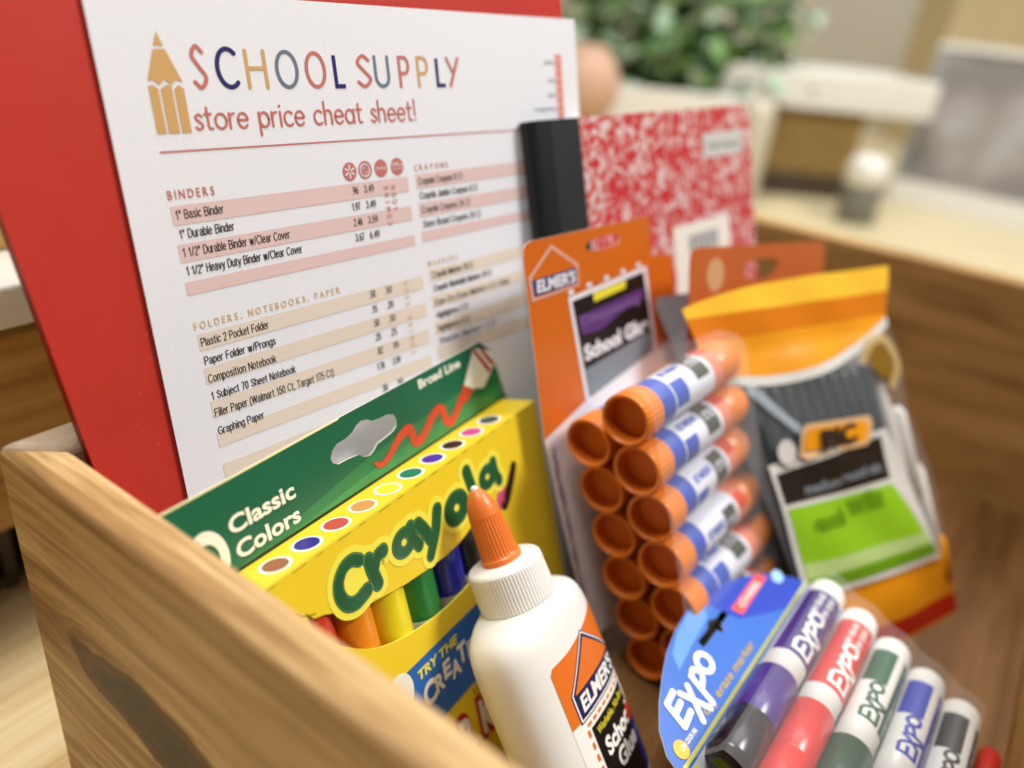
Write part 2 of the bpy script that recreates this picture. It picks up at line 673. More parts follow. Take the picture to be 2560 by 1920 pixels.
def big(ch, x0, x1, y0, y1, ink, w=1.05):
    W, H = x1 - x0, y1 - y0
    X = lambda t: x0 + w / 2 + t * (W - w)
    Y = lambda t: y0 + w / 2 + t * (H - w)
    st = []
    if ch == 'S':
        st = [catmull([(X(.95), Y(.86)), (X(.5), Y(1)), (X(.08), Y(.78)), (X(.5), Y(.52)), (X(.98), Y(.24)), (X(.5), Y(0)), (X(.0), Y(.14))], 8)]
    elif ch == 'C':
        st = [arcpts((X(0) + X(1.25)) / 2, (Y(0) + Y(1)) / 2, (X(1.25) - X(0)) / 2, (Y(1) - Y(0)) / 2, 50, 310)]
    elif ch == 'O':
        mb.ribbon(arcpts((X(0) + X(1)) / 2, (Y(0) + Y(1)) / 2, (X(1) - X(0)) / 2, (Y(1) - Y(0)) / 2, 0, 350, 35), w, Z1, ink, closed=True)
    elif ch == 'H':
        st = [[(X(0), Y(0)), (X(0), Y(1))], [(X(1), Y(0)), (X(1), Y(1))]]
        mb.ribbon([(X(0) + w / 2, Y(.52)), (X(1) - w / 2, Y(.52))], w, Z1, ink, cap=False)
    elif ch == 'L':
        st = [[(X(0), Y(1)), (X(0), Y(0)), (X(0) + 0.01, Y(0)), (X(1), Y(0))]]
        mb.ribbon([(X(0), Y(1)), (X(0), Y(0) - w / 2)], w, Z1, ink, cap=False)
        mb.ribbon([(X(0) + w / 2, Y(0)), (X(1), Y(0))], w, Z1, ink, cap=False)
        st = []
    elif ch == 'U':
        st = [[(X(0), Y(1)), (X(0), Y(.4))] + arcpts((X(0) + X(1)) / 2, Y(.32), (X(1) - X(0)) / 2, Y(.32) - Y(0), 180, 360, 14) + [(X(1), Y(1))]]
    elif ch == 'P':
        mb.ribbon([(X(0), Y(0) - w / 2), (X(0), Y(1) + w / 2)], w, Z1, ink, cap=False)
        mb.ribbon([(X(0) + w / 2, Y(1)), (X(.55), Y(1))] + arcpts(X(.55), Y(.72), X(1) - X(.55), Y(1) - Y(.72), 85, -85, 12) + [(X(.55), Y(.44)), (X(0) + w / 2, Y(.44))], w, Z1, ink, cap=False)
    elif ch == 'Y':
        mb.ribbon([(X(0), Y(1)), (X(.46), Y(.5))], w, Z1, ink)
        mb.ribbon([(X(1), Y(1)), (X(.2), Y(0))], w, Z2, ink)
    for s in st:
        mb.ribbon(s, w, Z1, ink)


for ch, a, b, t, ink in (('S', 28.6, 33.9, -15.1, I_rose), ('C', 36.8, 44.6, -15.6, I_navy), ('H', 47.4, 55.3, -16.1, I_gold), ('O', 58.4, 67.4, -16.2, I_grey),
                         ('O', 70.0, 78.6, -16.4, I_rose), ('L', 81.6, 86.9, -16.9, I_navy), ('S', 91.4, 98.4, -17.0, I_rose), ('U', 99.6, 106.8, -17.2, I_grey),
                         ('P', 111.0, 116.6, -17.3, I_rose), ('P', 120.1, 126.0, -17.3, I_gold), ('L', 129.6, 135.1, -17.3, I_navy), ('Y', 135.2, 142.4, -17.3, I_rose)):
    big(ch, a, b, -29.0, t, ink, 1.5 if ink is I_navy else 1.28)


def small_word(s, x0, x1, base, xh, ink, w):
    """rounded single-line lower case lettering"""
    G = {
        's': (0.62, [catmull([(.56, .85), (.3, 1), (.05, .78), (.3, .53), (.58, .25), (.3, 0), (0, .14)], 6)]),
        't': (0.62, [[(.22, 1.42), (.22, .25)] + catmull([(.22, .25), (.3, .04), (.55, .03)], 5), [(0, 1), (.52, 1)]]),
        'o': (0.98, [arcpts(.47, .5, .47, .5, 0, 360, 28)]),
        'r': (0.52, [[(.03, 0), (.03, 1)], catmull([(.03, .55), (.17, .9), (.46, .99)], 6)]),
        'e': (0.92, [[(.04, .53), (.86, .53)] + arcpts(.45, .5, .43, .5, 5, 318, 26)]),
        'p': (0.98, [[(.03, 1), (.03, -.58)], arcpts(.47, .5, .43, .5, 0, 360, 28)]),
        'i': (0.22, [[(.08, 0), (.08, 1)], [(.08, 1.4), (.08, 1.43)]]),
        'c': (0.82, [arcpts(.45, .5, .45, .5, 48, 312, 24)]),
        'h': (0.86, [[(.03, 0), (.03, 1.62)], catmull([(.03, .6), (.18, .93), (.42, 1), (.66, .88), (.72, .6)], 6) + [(.72, 0)]]),
        'a': (0.98, [[(.9, 1), (.9, 0)], arcpts(.45, .5, .44, .5, 0, 360, 28)]),
        '!': (0.25, [[(.1, .42), (.1, 1.62)], [(.1, .03), (.1, .06)]]),
        ' ': (0.55, [])}
    tot = sum(G[c][0] + .22 for c in s) - .22
    k = (x1 - x0) / tot
    x = x0
    zz = Z1
    for c in s:
        for j, st in enumerate(G[c][1]):
            mb.ribbon([(x + p[0] * k, base + p[1] * xh) for p in st], w, Z1 + 0.05 * j, ink)
        x += (G[c][0] + .22) * k


small_word('store price cheat sheet!', 26.9, 117.3, -41.2, 4.7, I_rose, 0.84)
mb.ribbon([(13.5, -47.4), (60, -47.4), (120, -47.4), (203, -47.4)], 0.5, Z1, I_rose, cap=False)
# shop badges
for i, cx in enumerate((82.8, 89.8, 97.2, 105.0)):
    cy = -58.2
    if i != 1:
        mb.ellipse(cx, cy, 3.05, 3.3, Z1, I_rose)
    if i == 0:
        for a in range(6):
            t = math.radians(90 + 60 * a)
            mb.ribbon([(cx + .8 * math.cos(t), cy + .8 * math.sin(t)), (cx + 2.2 * math.cos(t), cy + 2.2 * math.sin(t))], .55, Z2, m_pap)
    elif i == 1:
        mb.ellipse(cx, cy, 3.05, 3.3, Z1, I_rose, inner=.78)
        mb.ellipse(cx, cy, 1.75, 1.9, Z1, I_rose, inner=.62)
        mb.ellipse(cx, cy, .75, .8, Z1, I_rose)
    elif i == 2:
        mb.text('STAPLES', cx - 2.6, cx + 2.6, cy - .5, 1.0, Z2, m_pap, 0.01)
    else:
        mb.text('Office', cx - 2.7, cx + 2.7, cy + .1, 1.5, Z2, m_pap, 0.0)
        mb.text('DEPOT MAX', cx - 2.2, cx + 2.2, cy - 1.2, .7, Z2, m_pap, 0.0)


def spaced(s, x0, x1, base, cap, ink, bold=0.012):
    ws = []
    for c in s:
        v, _ = text_geo(c, bold)
        ws.append((max(p.x for p in v) - min(p.x for p in v)) if v else 0.25)
    k = cap / cap_height() * 0.82
    gap = ((x1 - x0) - k * sum(ws)) / (len(s) - 1)
    x = x0
    for c, wd in zip(s, ws):
        if c == ',':
            mb.text(c, x, x + wd * k, base, cap, Z1, ink, bold)
        elif c != ' ':
            mb.text(c, x, x + wd * k, base, cap, Z1, ink, bold)
        x += wd * k + gap


def band(x0, x1, top, bot, ink):
    mb.rect(x0, bot, x1, top, Z1 - 0.03, ink, 10, 2)


def A(cx, cy, rx, ry, a0, a1, n=12):
    return arcpts(cx, cy, rx, ry, a0, a1, n)


XH = 0.73
OV = lambda w: A(w / 2, XH / 2, w / 2, XH / 2, 90, 450, 20)
# plain grotesque letters as single lines; capital height 1
SANS = {
    'A': (.68, [[(0, 0), (.34, 1), (.68, 0)], [(.12, .33), (.56, .33)]]),
    'B': (.6, [[(0, 0), (0, 1)], [(0, 1), (.3, 1)] + A(.32, .76, .24, .24, 85, -85) + [(0, .52)], [(0, .53), (.32, .53)] + A(.34, .265, .26, .265, 85, -85) + [(0, 0)]]),
    'C': (.68, [A(.36, .5, .36, .5, 42, 318, 20)]),
    'D': (.64, [[(0, 0), (0, 1)], [(0, 1), (.26, 1)] + A(.28, .5, .36, .5, 85, -85, 16) + [(0, 0)]]),
    'E': (.55, [[(0, 0), (0, 1)], [(0, 1), (.55, 1)], [(0, .52), (.5, .52)], [(0, 0), (.55, 0)]]),
    'F': (.52, [[(0, 0), (0, 1)], [(0, 1), (.52, 1)], [(0, .52), (.46, .52)]]),
    'G': (.72, [A(.37, .5, .37, .5, 42, 330, 20), [(.38, .47), (.72, .47), (.72, .12)]]),
    'H': (.62, [[(0, 0), (0, 1)], [(.62, 0), (.62, 1)], [(0, .53), (.62, .53)]]),
    'J': (.42, [[(.42, 1), (.42, .25)] + A(.21, .22, .21, .22, 0, -180)]),
    'M': (.76, [[(0, 0), (0, 1)], [(0, 1), (.38, .05)], [(.38, .05), (.76, 1)], [(.76, 1), (.76, 0)]]),
    'N': (.62, [[(0, 0), (0, 1)], [(0, 1), (.62, 0)], [(.62, 0), (.62, 1)]]),
    'P': (.58, [[(0, 0), (0, 1)], [(0, 1), (.3, 1)] + A(.32, .73, .26, .27, 85, -85) + [(0, .46)]]),
    'S': (.58, [catmull([(.55, .78), (.3, 1), (.05, .77), (.29, .53), (.58, .25), (.29, 0), (0, .24)], 6)]),
    'T': (.6, [[(.3, 0), (.3, 1)], [(0, 1), (.6, 1)]]),
    'W': (.96, [[(0, 1), (.24, 0)], [(.24, 0), (.48, 1)], [(.48, 1), (.72, 0)], [(.72, 0), (.96, 1)]]),
    'a': (.48, [[(.03, .54)] + A(.23, .5, .2, .23, 150, 5, 8) + [(.44, .1), (.48, 0)], A(.21, .2, .21, .2, 60, 320, 14)]),
    'b': (.46, [[(0, 0), (0, 1)], A(.23, XH / 2, .23, XH / 2, 160, -160, 18)]),
    'c': (.44, [A(.24, XH / 2, .24, XH / 2, 40, 320, 16)]),
    'd': (.46, [[(.46, 0), (.46, 1)], A(.23, XH / 2, .23, XH / 2, 20, 340, 18)]),
    'e': (.48, [[(.02, .38), (.47, .38)] + A(.24, XH / 2, .235, XH / 2, 4, 318, 18)]),
    'f': (.27, [[(.1, 0), (.1, .85)] + A(.24, .86, .14, .14, 180, 85, 6), [(0, .71), (.26, .71)]]),
    'g': (.46, [[(.46, XH), (.46, -.08)] + A(.23, -.08, .23, .2, 0, -160, 8), A(.23, XH / 2, .23, XH / 2, 20, 340, 18)]),
    'h': (.44, [[(0, 0), (0, 1)], A(.22, .5, .22, .23, 170, 0, 8) + [(.44, 0)]]),
    'i': (.04, [[(.02, 0), (.02, .71)], [(.02, .93), (.02, 1)]]),
    'j': (.12, [[(.1, .71), (.1, -.1)] + A(.0, -.12, .1, .12, 0, -80, 5), [(.1, .93), (.1, 1)]]),
    'k': (.42, [[(0, 0), (0, 1)], [(.4, .71), (.02, .32)], [(.15, .44), (.42, 0)]]),
    'l': (.04, [[(.02, 0), (.02, 1)]]),
    'm': (.74, [[(0, 0), (0, .72)], A(.18, .53, .18, .2, 170, 0, 8) + [(.36, 0)], A(.55, .53, .19, .2, 170, 0, 8) + [(.74, 0)]]),
    'n': (.44, [[(0, 0), (0, .72)], A(.22, .5, .22, .23, 170, 0, 8) + [(.44, 0)]]),
    'o': (.48, [OV(.48)]),
    'p': (.46, [[(0, .72), (0, -.28)], A(.23, XH / 2, .23, XH / 2, 160, -160, 18)]),
    'r': (.27, [[(0, 0), (0, .72)], A(.22, .45, .22, .27, 170, 75, 7)]),
    's': (.42, [catmull([(.4, .57), (.21, .73), (.03, .56), (.21, .38), (.42, .19), (.21, 0), (0, .16)], 5)]),
    't': (.26, [[(.1, .93), (.1, .13)] + A(.21, .12, .11, .12, 180, 280, 5), [(0, .71), (.25, .71)]]),
    'u': (.44, [[(0, .72), (0, .24)] + A(.22, .23, .22, .23, 180, 350, 8), [(.44, 0), (.44, .72)]]),
    'v': (.46, [[(0, .72), (.23, 0)], [(.23, 0), (.46, .72)]]),
    'w': (.68, [[(0, .72), (.17, 0)], [(.17, 0), (.34, .72)], [(.34, .72), (.51, 0)], [(.51, 0), (.68, .72)]]),
    'x': (.44, [[(0, 0), (.44, .72)], [(0, .72), (.44, 0)]]),
    'y': (.46, [[(0, .72), (.24, 0)], [(.46, .72), (.2, -.14), (.1, -.27), (0, -.26)]]),
    'z': (.42, [[(0, .71), (.42, .71)], [(.42, .71), (0, 0)], [(0, 0), (.42, 0)]]),
    '0': (.46, [A(.23, .5, .23, .5, 90, 450, 22)]),
    '1': (.34, [[(.24, 0), (.24, 1)], [(.24, .98), (.02, .74)]]),
    '2': (.46, [A(.23, .73, .22, .27, 170, -20, 10) + [(.32, .44), (.03, .1), (.0, 0)], [(0, 0), (.46, 0)]]),
    '3': (.46, [A(.22, .75, .2, .25, 160, -85, 10), A(.22, .27, .24, .27, 88, -165, 12)]),
    '4': (.5, [[(.38, 0), (.38, 1)], [(.38, 1), (0, .3)], [(0, .26), (.5, .26)]]),
    '5': (.46, [[(.42, 1), (.1, 1)], [(.1, 1), (.05, .5)], A(.22, .32, .24, .32, 130, -160, 14)]),
    '6': (.46, [A(.24, .31, .22, .31, 90, 450, 18), A(.42, .38, .41, .62, 100, 180, 10)]),
    '7': (.46, [[(0, 1), (.46, 1)], [(.46, 1), (.26, .5), (.16, 0)]]),
    '8': (.46, [A(.23, .76, .19, .24, 90, 450, 16), A(.23, .27, .23, .27, 90, 450, 18)]),
    '9': (.46, [A(.23, .69, .22, .31, 90, 450, 18), A(.05, .62, .41, .62, 0, -80, 10)]),
    '.': (.16, [[(.08, .0), (.08, .04)]]), ',': (.08, [[(.06, .04), (.02, -.16)]]),
    '"': (.26, [[(.05, 1), (.05, .72)], [(.22, 1), (.22, .72)]]),
    '/': (.3, [[(0, 0), (.3, 1)]]), '(': (.2, [A(.34, .4, .34, .66, 110, 250, 10)]), ')': (.2, [A(-.14, .4, .34, .66, 70, -70, 10)]),
    ' ': (.22, [])}


def row(s, x0, x1, base, cap=2.9, ink=None, z=None, w=0.29):
    ink = ink or I_blk
    gap = 0.22
    tot = sum(SANS[c][0] + gap for c in s) - gap
    k = (x1 - x0 - w * 0.8) / tot
    x = x0 + w * 0.4
    hh = cap - w
    for c in s:
        for j, st in enumerate(SANS[c][1]):
            mb.ribbon([(x + p[0] * k, base + w / 2 + p[1] * hh) for p in st], w, Z2 + 0.012 * j, ink)
        x += (SANS[c][0] + gap) * k


# the print's coordinates are given at mid column (x = 110); paper_bend tilts them
spaced('BINDERS', 13.2, 29.0, -60.6, 2.5, I_rose, 0.02)
for t, b in ((-62.5, -68.2), (-74.0, -79.5), (-85.6, -89.7)):
    band(13.4, 109.6, t, b, I_pink)
for s, x1, y in (('1" Basic Binder', 31.0, -66.6), ('1" Durable Binder', 33.7, -72.4), ('1 1/2" Durable Binder w/Clear Cover', 53.9, -78.0), ('1 1/2" Heavy Duty Binder w/Clear Cover', 58.0, -83.7)):
    row(s, 14.6, x1, y)
for (a, b), y, xa in (((".96", "3.49"), -66.5, 82.4), (("1.97", "3.49"), -72.3, 81.8), (("2.46", "3.59"), -78.0, 81.6), (("3.67", "6.49"), -83.7, 81.4)):
    row(a, xa, 85.4, y)
    row(b, 88.2, 92.6, y)


def vertical(s, x, y0, y1, cap, ink, w=0.3):
    n = len(s)
    for i, c in enumerate(s):
        if c == ' ':
            continue
        y = y0 + (y1 - y0) * i / (n - 1)
        g = {'O': (.8, [A(.4, .5, .4, .5, 90, 450, 22)]), 'I': (.02, [[(.01, 0), (.01, 1)]])}.get(c) or SANS[c]
        for j, st in enumerate(g[1]):
            mb.ribbon([(x - p[1] * cap, y + (p[0] - g[0] / 2) * cap * 0.85) for p in st], w, Z2 + 0.012 * j, ink)


vertical('COMING', 99.4, -79.2, -65.6, 2.0, I_rose)
vertical('SOON', 102.8, -74.0, -65.8, 2.0, I_rose)
spaced('FOLDERS, NOTEBOOKS, PAPER', 13.4, 71.2, -101.0, 2.3, I_gold2, 0.015)
for t, b in ((-102.6, -108.0), (-114.0, -119.4), (-125.4, -131.0), (-136.6, -141.6), (-148, -153)):
    band(14.0, 111.3, t, b, I_tan)
for s, x1, y in (('Plastic 2 Pocket Folder', 40.0, -106.8), ('Paper Folder w/Prongs', 41.6, -113.0), ('Composition Notebook', 40.6, -119.2), ('1 Subject 70 Sheet Notebook', 47.6, -125.1), ('Filler Paper (Walmart 150 Ct, Target 175 Ct)', 63.2, -131.0), ('Graphing Paper', 32.3, -137.4)):
    row(s, 14.7, x1, y)
for a, b, y in (('.50', '.50', -106.1), ('.15', '.20', -112.0), ('.50', '.50', -117.6), ('.25', '.25', -123.2), ('.82', '.99', -128.9), ('1.76', '3.59', -135.0), ('.50', '.50', -144.5), ('.50', '.50', -150.5)):
    row(a, 83.4 if len(a) > 3 else 84.0, 87.0, y)
    row(b, 91.0 if len(b) > 3 else 91.6, 95.0, y)
vertical('COMING SOON', 103.2, -132.6, -103.8, 1.9, I_gold2)
spaced('CRAYONS', 113.3, 131.0, -60.7, 2.2, I_rose, 0.012)
for t, b in ((-62.1, -67.8), (-73.6, -79.2), (-85.0, -89.2)):
    band(113.6, 206, t, b, I_pink)
for s, x1, y in (('Crayola Crayons 8 Ct', 138.3, -66.4), ('Crayola Jumbo Crayons 8 Ct', 146.4, -72.1), ('Crayola Crayons 24 Ct', 141.2, -77.8), ('Store Brand Crayons 24 Ct', 146.8, -83.6)):
    row(s, 114.7, x1, y)
spaced('MARKERS', 114.8, 131.0, -99.6, 2.1, I_gold2, 0.012)
for t, b in ((-101.0, -106.2), (-112.2, -117.4), (-123.6, -129), (-134.6, -140)):
    band(115.2, 206, t, b, I_tan)
for s, x1, y in (('Crayola Markers 10 Ct', 139.5, -105.0), ('Crayola Washable Markers 10 Ct', 150, -110.6), ('Expo Dry Erase Markers 4 Ct Chisel', 160.2, -116.6), ('Highlighters 3 Ct', 134.3, -122.2), ('Highlighters 4 Ct', 134.6, -128.0), ('Sharpie Markers 5 Ct', 150, -133.6)):
    row(s, 116.4, x1, y)
# small ruler print by the right edge
mb.rect(201.0, -43, 205.2, -15.4, Z1, I_red2, 1, 4)
for i in range(7):
    mb.rect(201.4, -18.2 - 3.8 * i, 203.0, -17.7 - 3.8 * i, Z2, m_pap)
for y, x in ((-19.6, 193.5), (-27.2, 195.5), (-33.6, 194.8), (-39.6, 185.5)):
    mb.text('aisle' if x > 190 else 'supplies', x, 200.2, y, 1.7, Z1, I_grey, 0.0)
sheet_o = mb.build('printed_sheet', ps)

# ------------------------------------------------------------------ marker box
BW = Vector((0.9971, 0.0752, -0.0068))
BU = Vector((-0.0166, 0.3065, 0.9517))
BO = Vector((0.2749, 0.1677, 0.1402))
mbx = thing('marker_box', 'yellow and green box of ten broad line markers with a hanging flap', 'marker box', BO, BW, BU)
yel = mat('yellow_card', '#f0d02c', 0.32, 0.5, noise=0.02, nscale=40)
yel2 = mat('pale_yellow_print', '#f4ea4e', 0.3, 0.5)
yeld = mat('orange_yellow_print', '#eeca2a', 0.32, 0.5)
grn = mat('green_card', '#1a6245', 0.35, 0.45, noise=0.10, nscale=25)
grn2 = mat('light_green_print', '#3a8a52', 0.35, 0.45, noise=0.18, nscale=70)
logo_d = mat('logo_dark_green', '#143f27', 0.3, 0.5)
logo_g = mat('logo_green', '#1d5a34', 0.3, 0.5, noise=0.2, nscale=90)
logo_h = mat('logo_light_green', '#5f9c6a', 0.3, 0.5)
ivory = mat('ivory_print', '#f1efdd', 0.4, 0.4)
blu = mat('blue_print', '#2a68b4', 0.35, 0.5, noise=0.12, nscale=18)
fold_d = mat('fold_crease', '#7d6c1c', 0.6, 0.2)
redp = mat('red_print', '#b81f1d', 0.35, 0.5)
XL, DEP, HB = -174.0, 17.85, 138.0
win = [(-149, -15.5), (-146.4, -19.3), (-142.3, -20.5), (-138.2, -22.6), (-132, -26.6), (-124, -28.6), (-116.8, -30.0), (-105, -32.3), (-92.7, -33.6), (-80.9, -34.4), (-72, -34.2), (-64.4, -32.6), (-55, -29), (-49, -26.5), (-47, -30), (-47.5, -42), (-52, -48), (-58, -50.6), (-66.8, -52.6), (-75, -53.6), (-82.7, -54.0), (-91, -53.7), (-99.5, -52.7), (-108, -51.2), (-116.6, -48.9), (-123, -46.4), (-128, -43.7), (-132.6, -40.4), (-139, -34.5), (-144.5, -27.5), (-148, -21)]
mb = MB()
mb.sheet([[(XL, -HB), (0, -HB), (0, 0), (XL, 0)], win[::-1]], -0.45, 0.0, yel, yel2)
Q1, Q2, Q3, Q4 = 0.12, 0.24, 0.36, 0.48
# logo: printed contour, light rim and body of each letter
LET = {
    'C': ([(-122.8, -11.6), (-126, -9.8), (-130.2, -10.4), (-133.6, -13.8), (-134.4, -18.4), (-132.4, -22.8), (-128.2, -24.6), (-122.6, -23.4)], [4.6, 4.4, 5.0, 5.4]),
    'r1': ([(-118.8, -13.8), (-118.4, -18), (-117.2, -24.2)], [5.2]),
    'r2': ([(-116.8, -18.0), (-114.6, -14.8), (-111.4, -14.4)], [4.2, 4.4, 5.2]),
    'a2': ([(-95.6, -13.4), (-95.4, -18.4), (-93.2, -22.4)], [4.9]),
    'y1': ([(-91.4, -14.6), (-88.8, -18.4), (-86.6, -23.4)], [5.2]),
    'y2': ([(-79.6, -14.6), (-83, -22), (-88.4, -29.6)], [5.4, 5.0, 4.4]),
    'l': ([(-58.0, -8.6), (-56.8, -15), (-55.2, -21.6)], [5.3]),
    'b2': ([(-39.8, -12.8), (-39.5, -18), (-37.6, -22.0)], [4.9]),
}
BOWL = {'a': (-100.4, -17.2, 6.6, 5.6, 0.27), 'o': (-68.2, -19.6, 8.0, 7.1, 0.24), 'b': (-45.2, -16.9, 6.2, 5.3, 0.27)}
for lay, (extra, mt_, zz) in enumerate(((5.4, yel2, Q1), (0.5, logo_d, Q2), (-0.15, logo_h, Q2 + 0.06), (-0.75, logo_g, Q3))):
    for kk, (p, ww) in LET.items():
        zz2 = zz + 0.004 * (sum(map(ord, kk)) % 7)
        sp = catmull(p, 8)
        if len(ww) > 1:
            wl = []
            for i in range(len(sp)):
                t = i / (len(sp) - 1) * (len(ww) - 1)
                j = min(int(t), len(ww) - 2)
                wl.append(ww[j] + (ww[j + 1] - ww[j]) * (t - j) + extra)
        else:
            wl = [ww[0] + extra] * len(sp)
        mb.ribbon(sp, wl, zz2, mt_)
    for kk, (cx, cy, rx, ry, hole_) in BOWL.items():
        e = extra / 2
        if lay == 0:
            mb.ellipse(cx, cy, rx + e, ry + e, zz + 0.031, mt_, 40, 0.12)
        else:
            inner = (rx * hole_ - e) / (rx + e)
            mb.ellipse(cx, cy, rx + e, ry + e, zz + 0.031, mt_, 40, 0.12, inner=inner)
mb.ellipse(-127.6, -17.4, 5.6, 6.0, Q1 + 0.03, yel2)
# dark streak and pink patch beside the logo
mb.ribbon(catmull([(-25.6, -21), (-29, -25.6), (-33.6, -31), (-36.6, -33.6)], 6), 4.6, Q1, mat('print_dark_brown', '#2a1a16', 0.4, 0.4), 6.0)
mb.poly([(-38, -24), (-34, -27), (-37, -33), (-41, -35), (-42, -29)], Q1, mat('print_pink', '#d0557a', 0.4, 0.4))
# blue band and its lettering
mb.rect(-114, -93.8, -44, -63.7, Q1, blu, 6, 2)
mb.ellipse(-44, -78.75, 9, 15.05, Q1 - 0.02, blu)
mb.poly([(-114, -63.7), (-118, -66), (-121, -78), (-118, -90), (-114, -93.8)], Q1, blu)
mb.ellipse(-119.5, -69.5, 7.2, 8.2, Q2, ivory)
mb.text('TRY THE', -109.6, -84.6, -71.0, 3.7, Q2, yel2, 0.035, 0.15)
for c, x0, x1, b, h in (('C', -109.2, -101.6, -83.6, 8.6), ('R', -101.8, -96.2, -82.6, 6.8), ('E', -96.0, -91.2, -80.3, 6.8), ('A', -91.6, -85.4, -83.4, 6.6), ('T', -86.2, -80.6, -80.6, 7.8), ('E', -80.0, -75.0, -82.2, 7.2)):
    mb.text(c, x0, x1, b, h, Q2, ivory, 0.045, 0.06)
mb.text('AND', -73.2, -66.5, -79.4, 2.9, Q2, ivory, 0.03)
mb.text('AND', -75.6, -60, -90.4, 4.2, Q2, yel2, 0.04, 0.1)
mb.text('Limited Edition', -81.2, -50, -98.8, 3.0, Q1, logo_d, 0.0, 0.12)
x = -127
for c in 'MARKERS':
    wd = 12.6 if c != 'M' else 15
    mb.text(c, x, x + wd, -119.6, 16.5, Q1, redp, 0.12)
    mb.text(c, x + 1.6, x + wd - 1.6, -118.6, 14.6, Q3, ivory, 0.045)
    x += wd + 1.6
# crease line of the tear-off edge
for i in range(15):
    mb.rect(-160 + i * 10.2, -0.75, -160 + i * 10.2 + (6.2 if i % 2 else 3.4), -0.5, Q1, fold_d)
mb.ribbon(catmull([(-152, -13.6), (-150.4, -15.6), (-147.4, -17.3), (-145.4, -18)], 4), 0.35, Q1, fold_d)
mb.ribbon([(XL, -0.22), (-90, -0.22), (0, -0.22)], 0.32, Q1, yel2, cap=False)  # pale line painted as the highlight along the top fold
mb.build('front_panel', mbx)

mb = MB()
mb.rect(XL, -DEP, 0, 0, 0, mat('yellow_top_card', '#e8c62a', 0.32, 0.5))
for i, c in enumerate(('#8f5932', '#2a1a80', '#bb483c', '#cc8c4a', '#ecde30', '#137254', '#3e2692', '#26100f', '#c23e88', '#40494c')):
    cx = -25.27 - 13.7 * (9 - i)
    mb.ellipse(cx, -8.6, 5.3, 5.6, 0.1, ivory)
    mb.ellipse(cx, -8.6, 4.2, 4.5, 0.2, mat('dot_ink_' + str(i), c, 0.35, 0.5, noise=0.05, nscale=200))
# local: x along, y is depth (negative away from the viewer) -> stand it on the top edge
for i, p in enumerate(mb.v):
    mb.v[i] = Vector((p.x, p.z, -(-p.y)) if False else (p.x, p.z, p.y))
for f in mb.f:
    f.reverse()
for f in mb.f:
    f.reverse()
mb.build('top_panel', mbx)
mb = MB()
mb.box(-0.45, 0, -HB, -0.02, -DEP, -0.46, yel)
mb.box(XL, XL + 0.45, -HB, -0.02, -DEP, -0.46, yel)
mb.box(XL + 0.5, -0.5, -HB, -HB + 0.45, -DEP, -0.46, yel)
mb.build('side_panel', mbx)
mb = MB()
FZ = -DEP - 0.5
flap = [(XL, -HB), (0, -HB), (4.6, 0.3), (3.4, 16), (-1, 24.5), (-9.6, 30.8), (-61, 30.4), (-110, 30.1), (-147, 29.7), (XL, 29.6)]
hole = [(-108.0, 17.8), (-106.4, 20.2), (-103.6, 21.6), (-98.5, 21.8), (-95.2, 22.6), (-92.6, 24.2), (-89.8, 25.0), (-86.6, 24.3), (-84.2, 22.8), (-80.5, 22.2), (-75.5, 22.0), (-72.4, 20.8), (-71.2, 18.4), (-72.0, 15.9), (-74.3, 14.5), (-79.0, 13.9), (-84.1, 13.4), (-86.6, 11.6), (-89.1, 10.8), (-92.2, 11.6), (-95.2, 13.6), (-100, 14.2), (-105.2, 14.4), (-107.4, 15.8)]
mb.sheet([flap, hole[::-1]], FZ - 0.45, FZ, grn, ivory)
mb.ribbon([(XL, 29.3), (-147, 29.4), (-110, 29.8), (-100, 29.9)], 0.55, FZ + 0.1, mat('pale_border', '#f2efa0', 0.35, 0.4), cap=False)
grn3 = mat('mid_green_print', '#28774a', 0.35, 0.45, noise=0.15, nscale=60)
mb.poly([(-160, 0.4), (-126, 5.2), (-98, 9.4), (-72, 12.0), (-46, 13.6), (-24, 14.4), (2.6, 15), (3.8, 0.4)], FZ + 0.06, grn3)
mb.poly([(-140, 0.4), (-114, 2.8), (-94, 4.4), (-72, 6.0), (-46, 7.2), (-24, 7.8), (2, 8), (3.8, 0.4)], FZ + 0.09, grn2)
mb.ribbon([(XL, 0.55), (-90, 0.6), (3.6, 0.55)], 0.7, FZ + 0.13, mat('fold_shadow', '#3b3216', 0.6, 0.2), cap=False)  # dark line painted as the shadow in the flap's fold
mb.text('Classic', -154.2, -126.6, 12.3, 5.4, FZ + 0.16, ivory, 0.03)
mb.text('Colors', -154.0, -127.0, 3.6, 5.4, FZ + 0.16, ivory, 0.03)
mb.text('1', -178.5, -171.5, -0.6, 19.0, FZ + 0.12, ivory, 0.02)
mb.ellipse(-163.8, 8.4, 7.4, 9.8, FZ + 0.12, ivory, inner=0.56, n=40)
mb.text('Broad Line', -54.6, -25.6, 24.8, 3.6, FZ + 0.16, ivory, 0.03)
sq = catmull([(-87.6, 7.0), (-85.4, 5.0), (-80.5, 5.8), (-72, 10.6), (-66.0, 12.0), (-64.4, 9.6), (-63.6, 5.6), (-59, 5.4), (-51, 10.6), (-46.2, 12.6), (-43.0, 11.2), (-42.0, 6.0), (-38.6, 4.6), (-33.6, 7.6), (-29, 11.6)], 6)
mb.ribbon(sq, [1.7 + 2.7 * min(1, i / 22) for i in range(len(sq))], FZ + 0.14, mat('squiggle_edge', '#5a2a1a', 0.4, 0.4))
mb.ribbon(sq, [1.35 + 2.7 * min(1, i / 22) for i in range(len(sq))], FZ + 0.2, mat('squiggle_orange', '#c94a2c', 0.4, 0.4, noise=0.12, nscale=60))
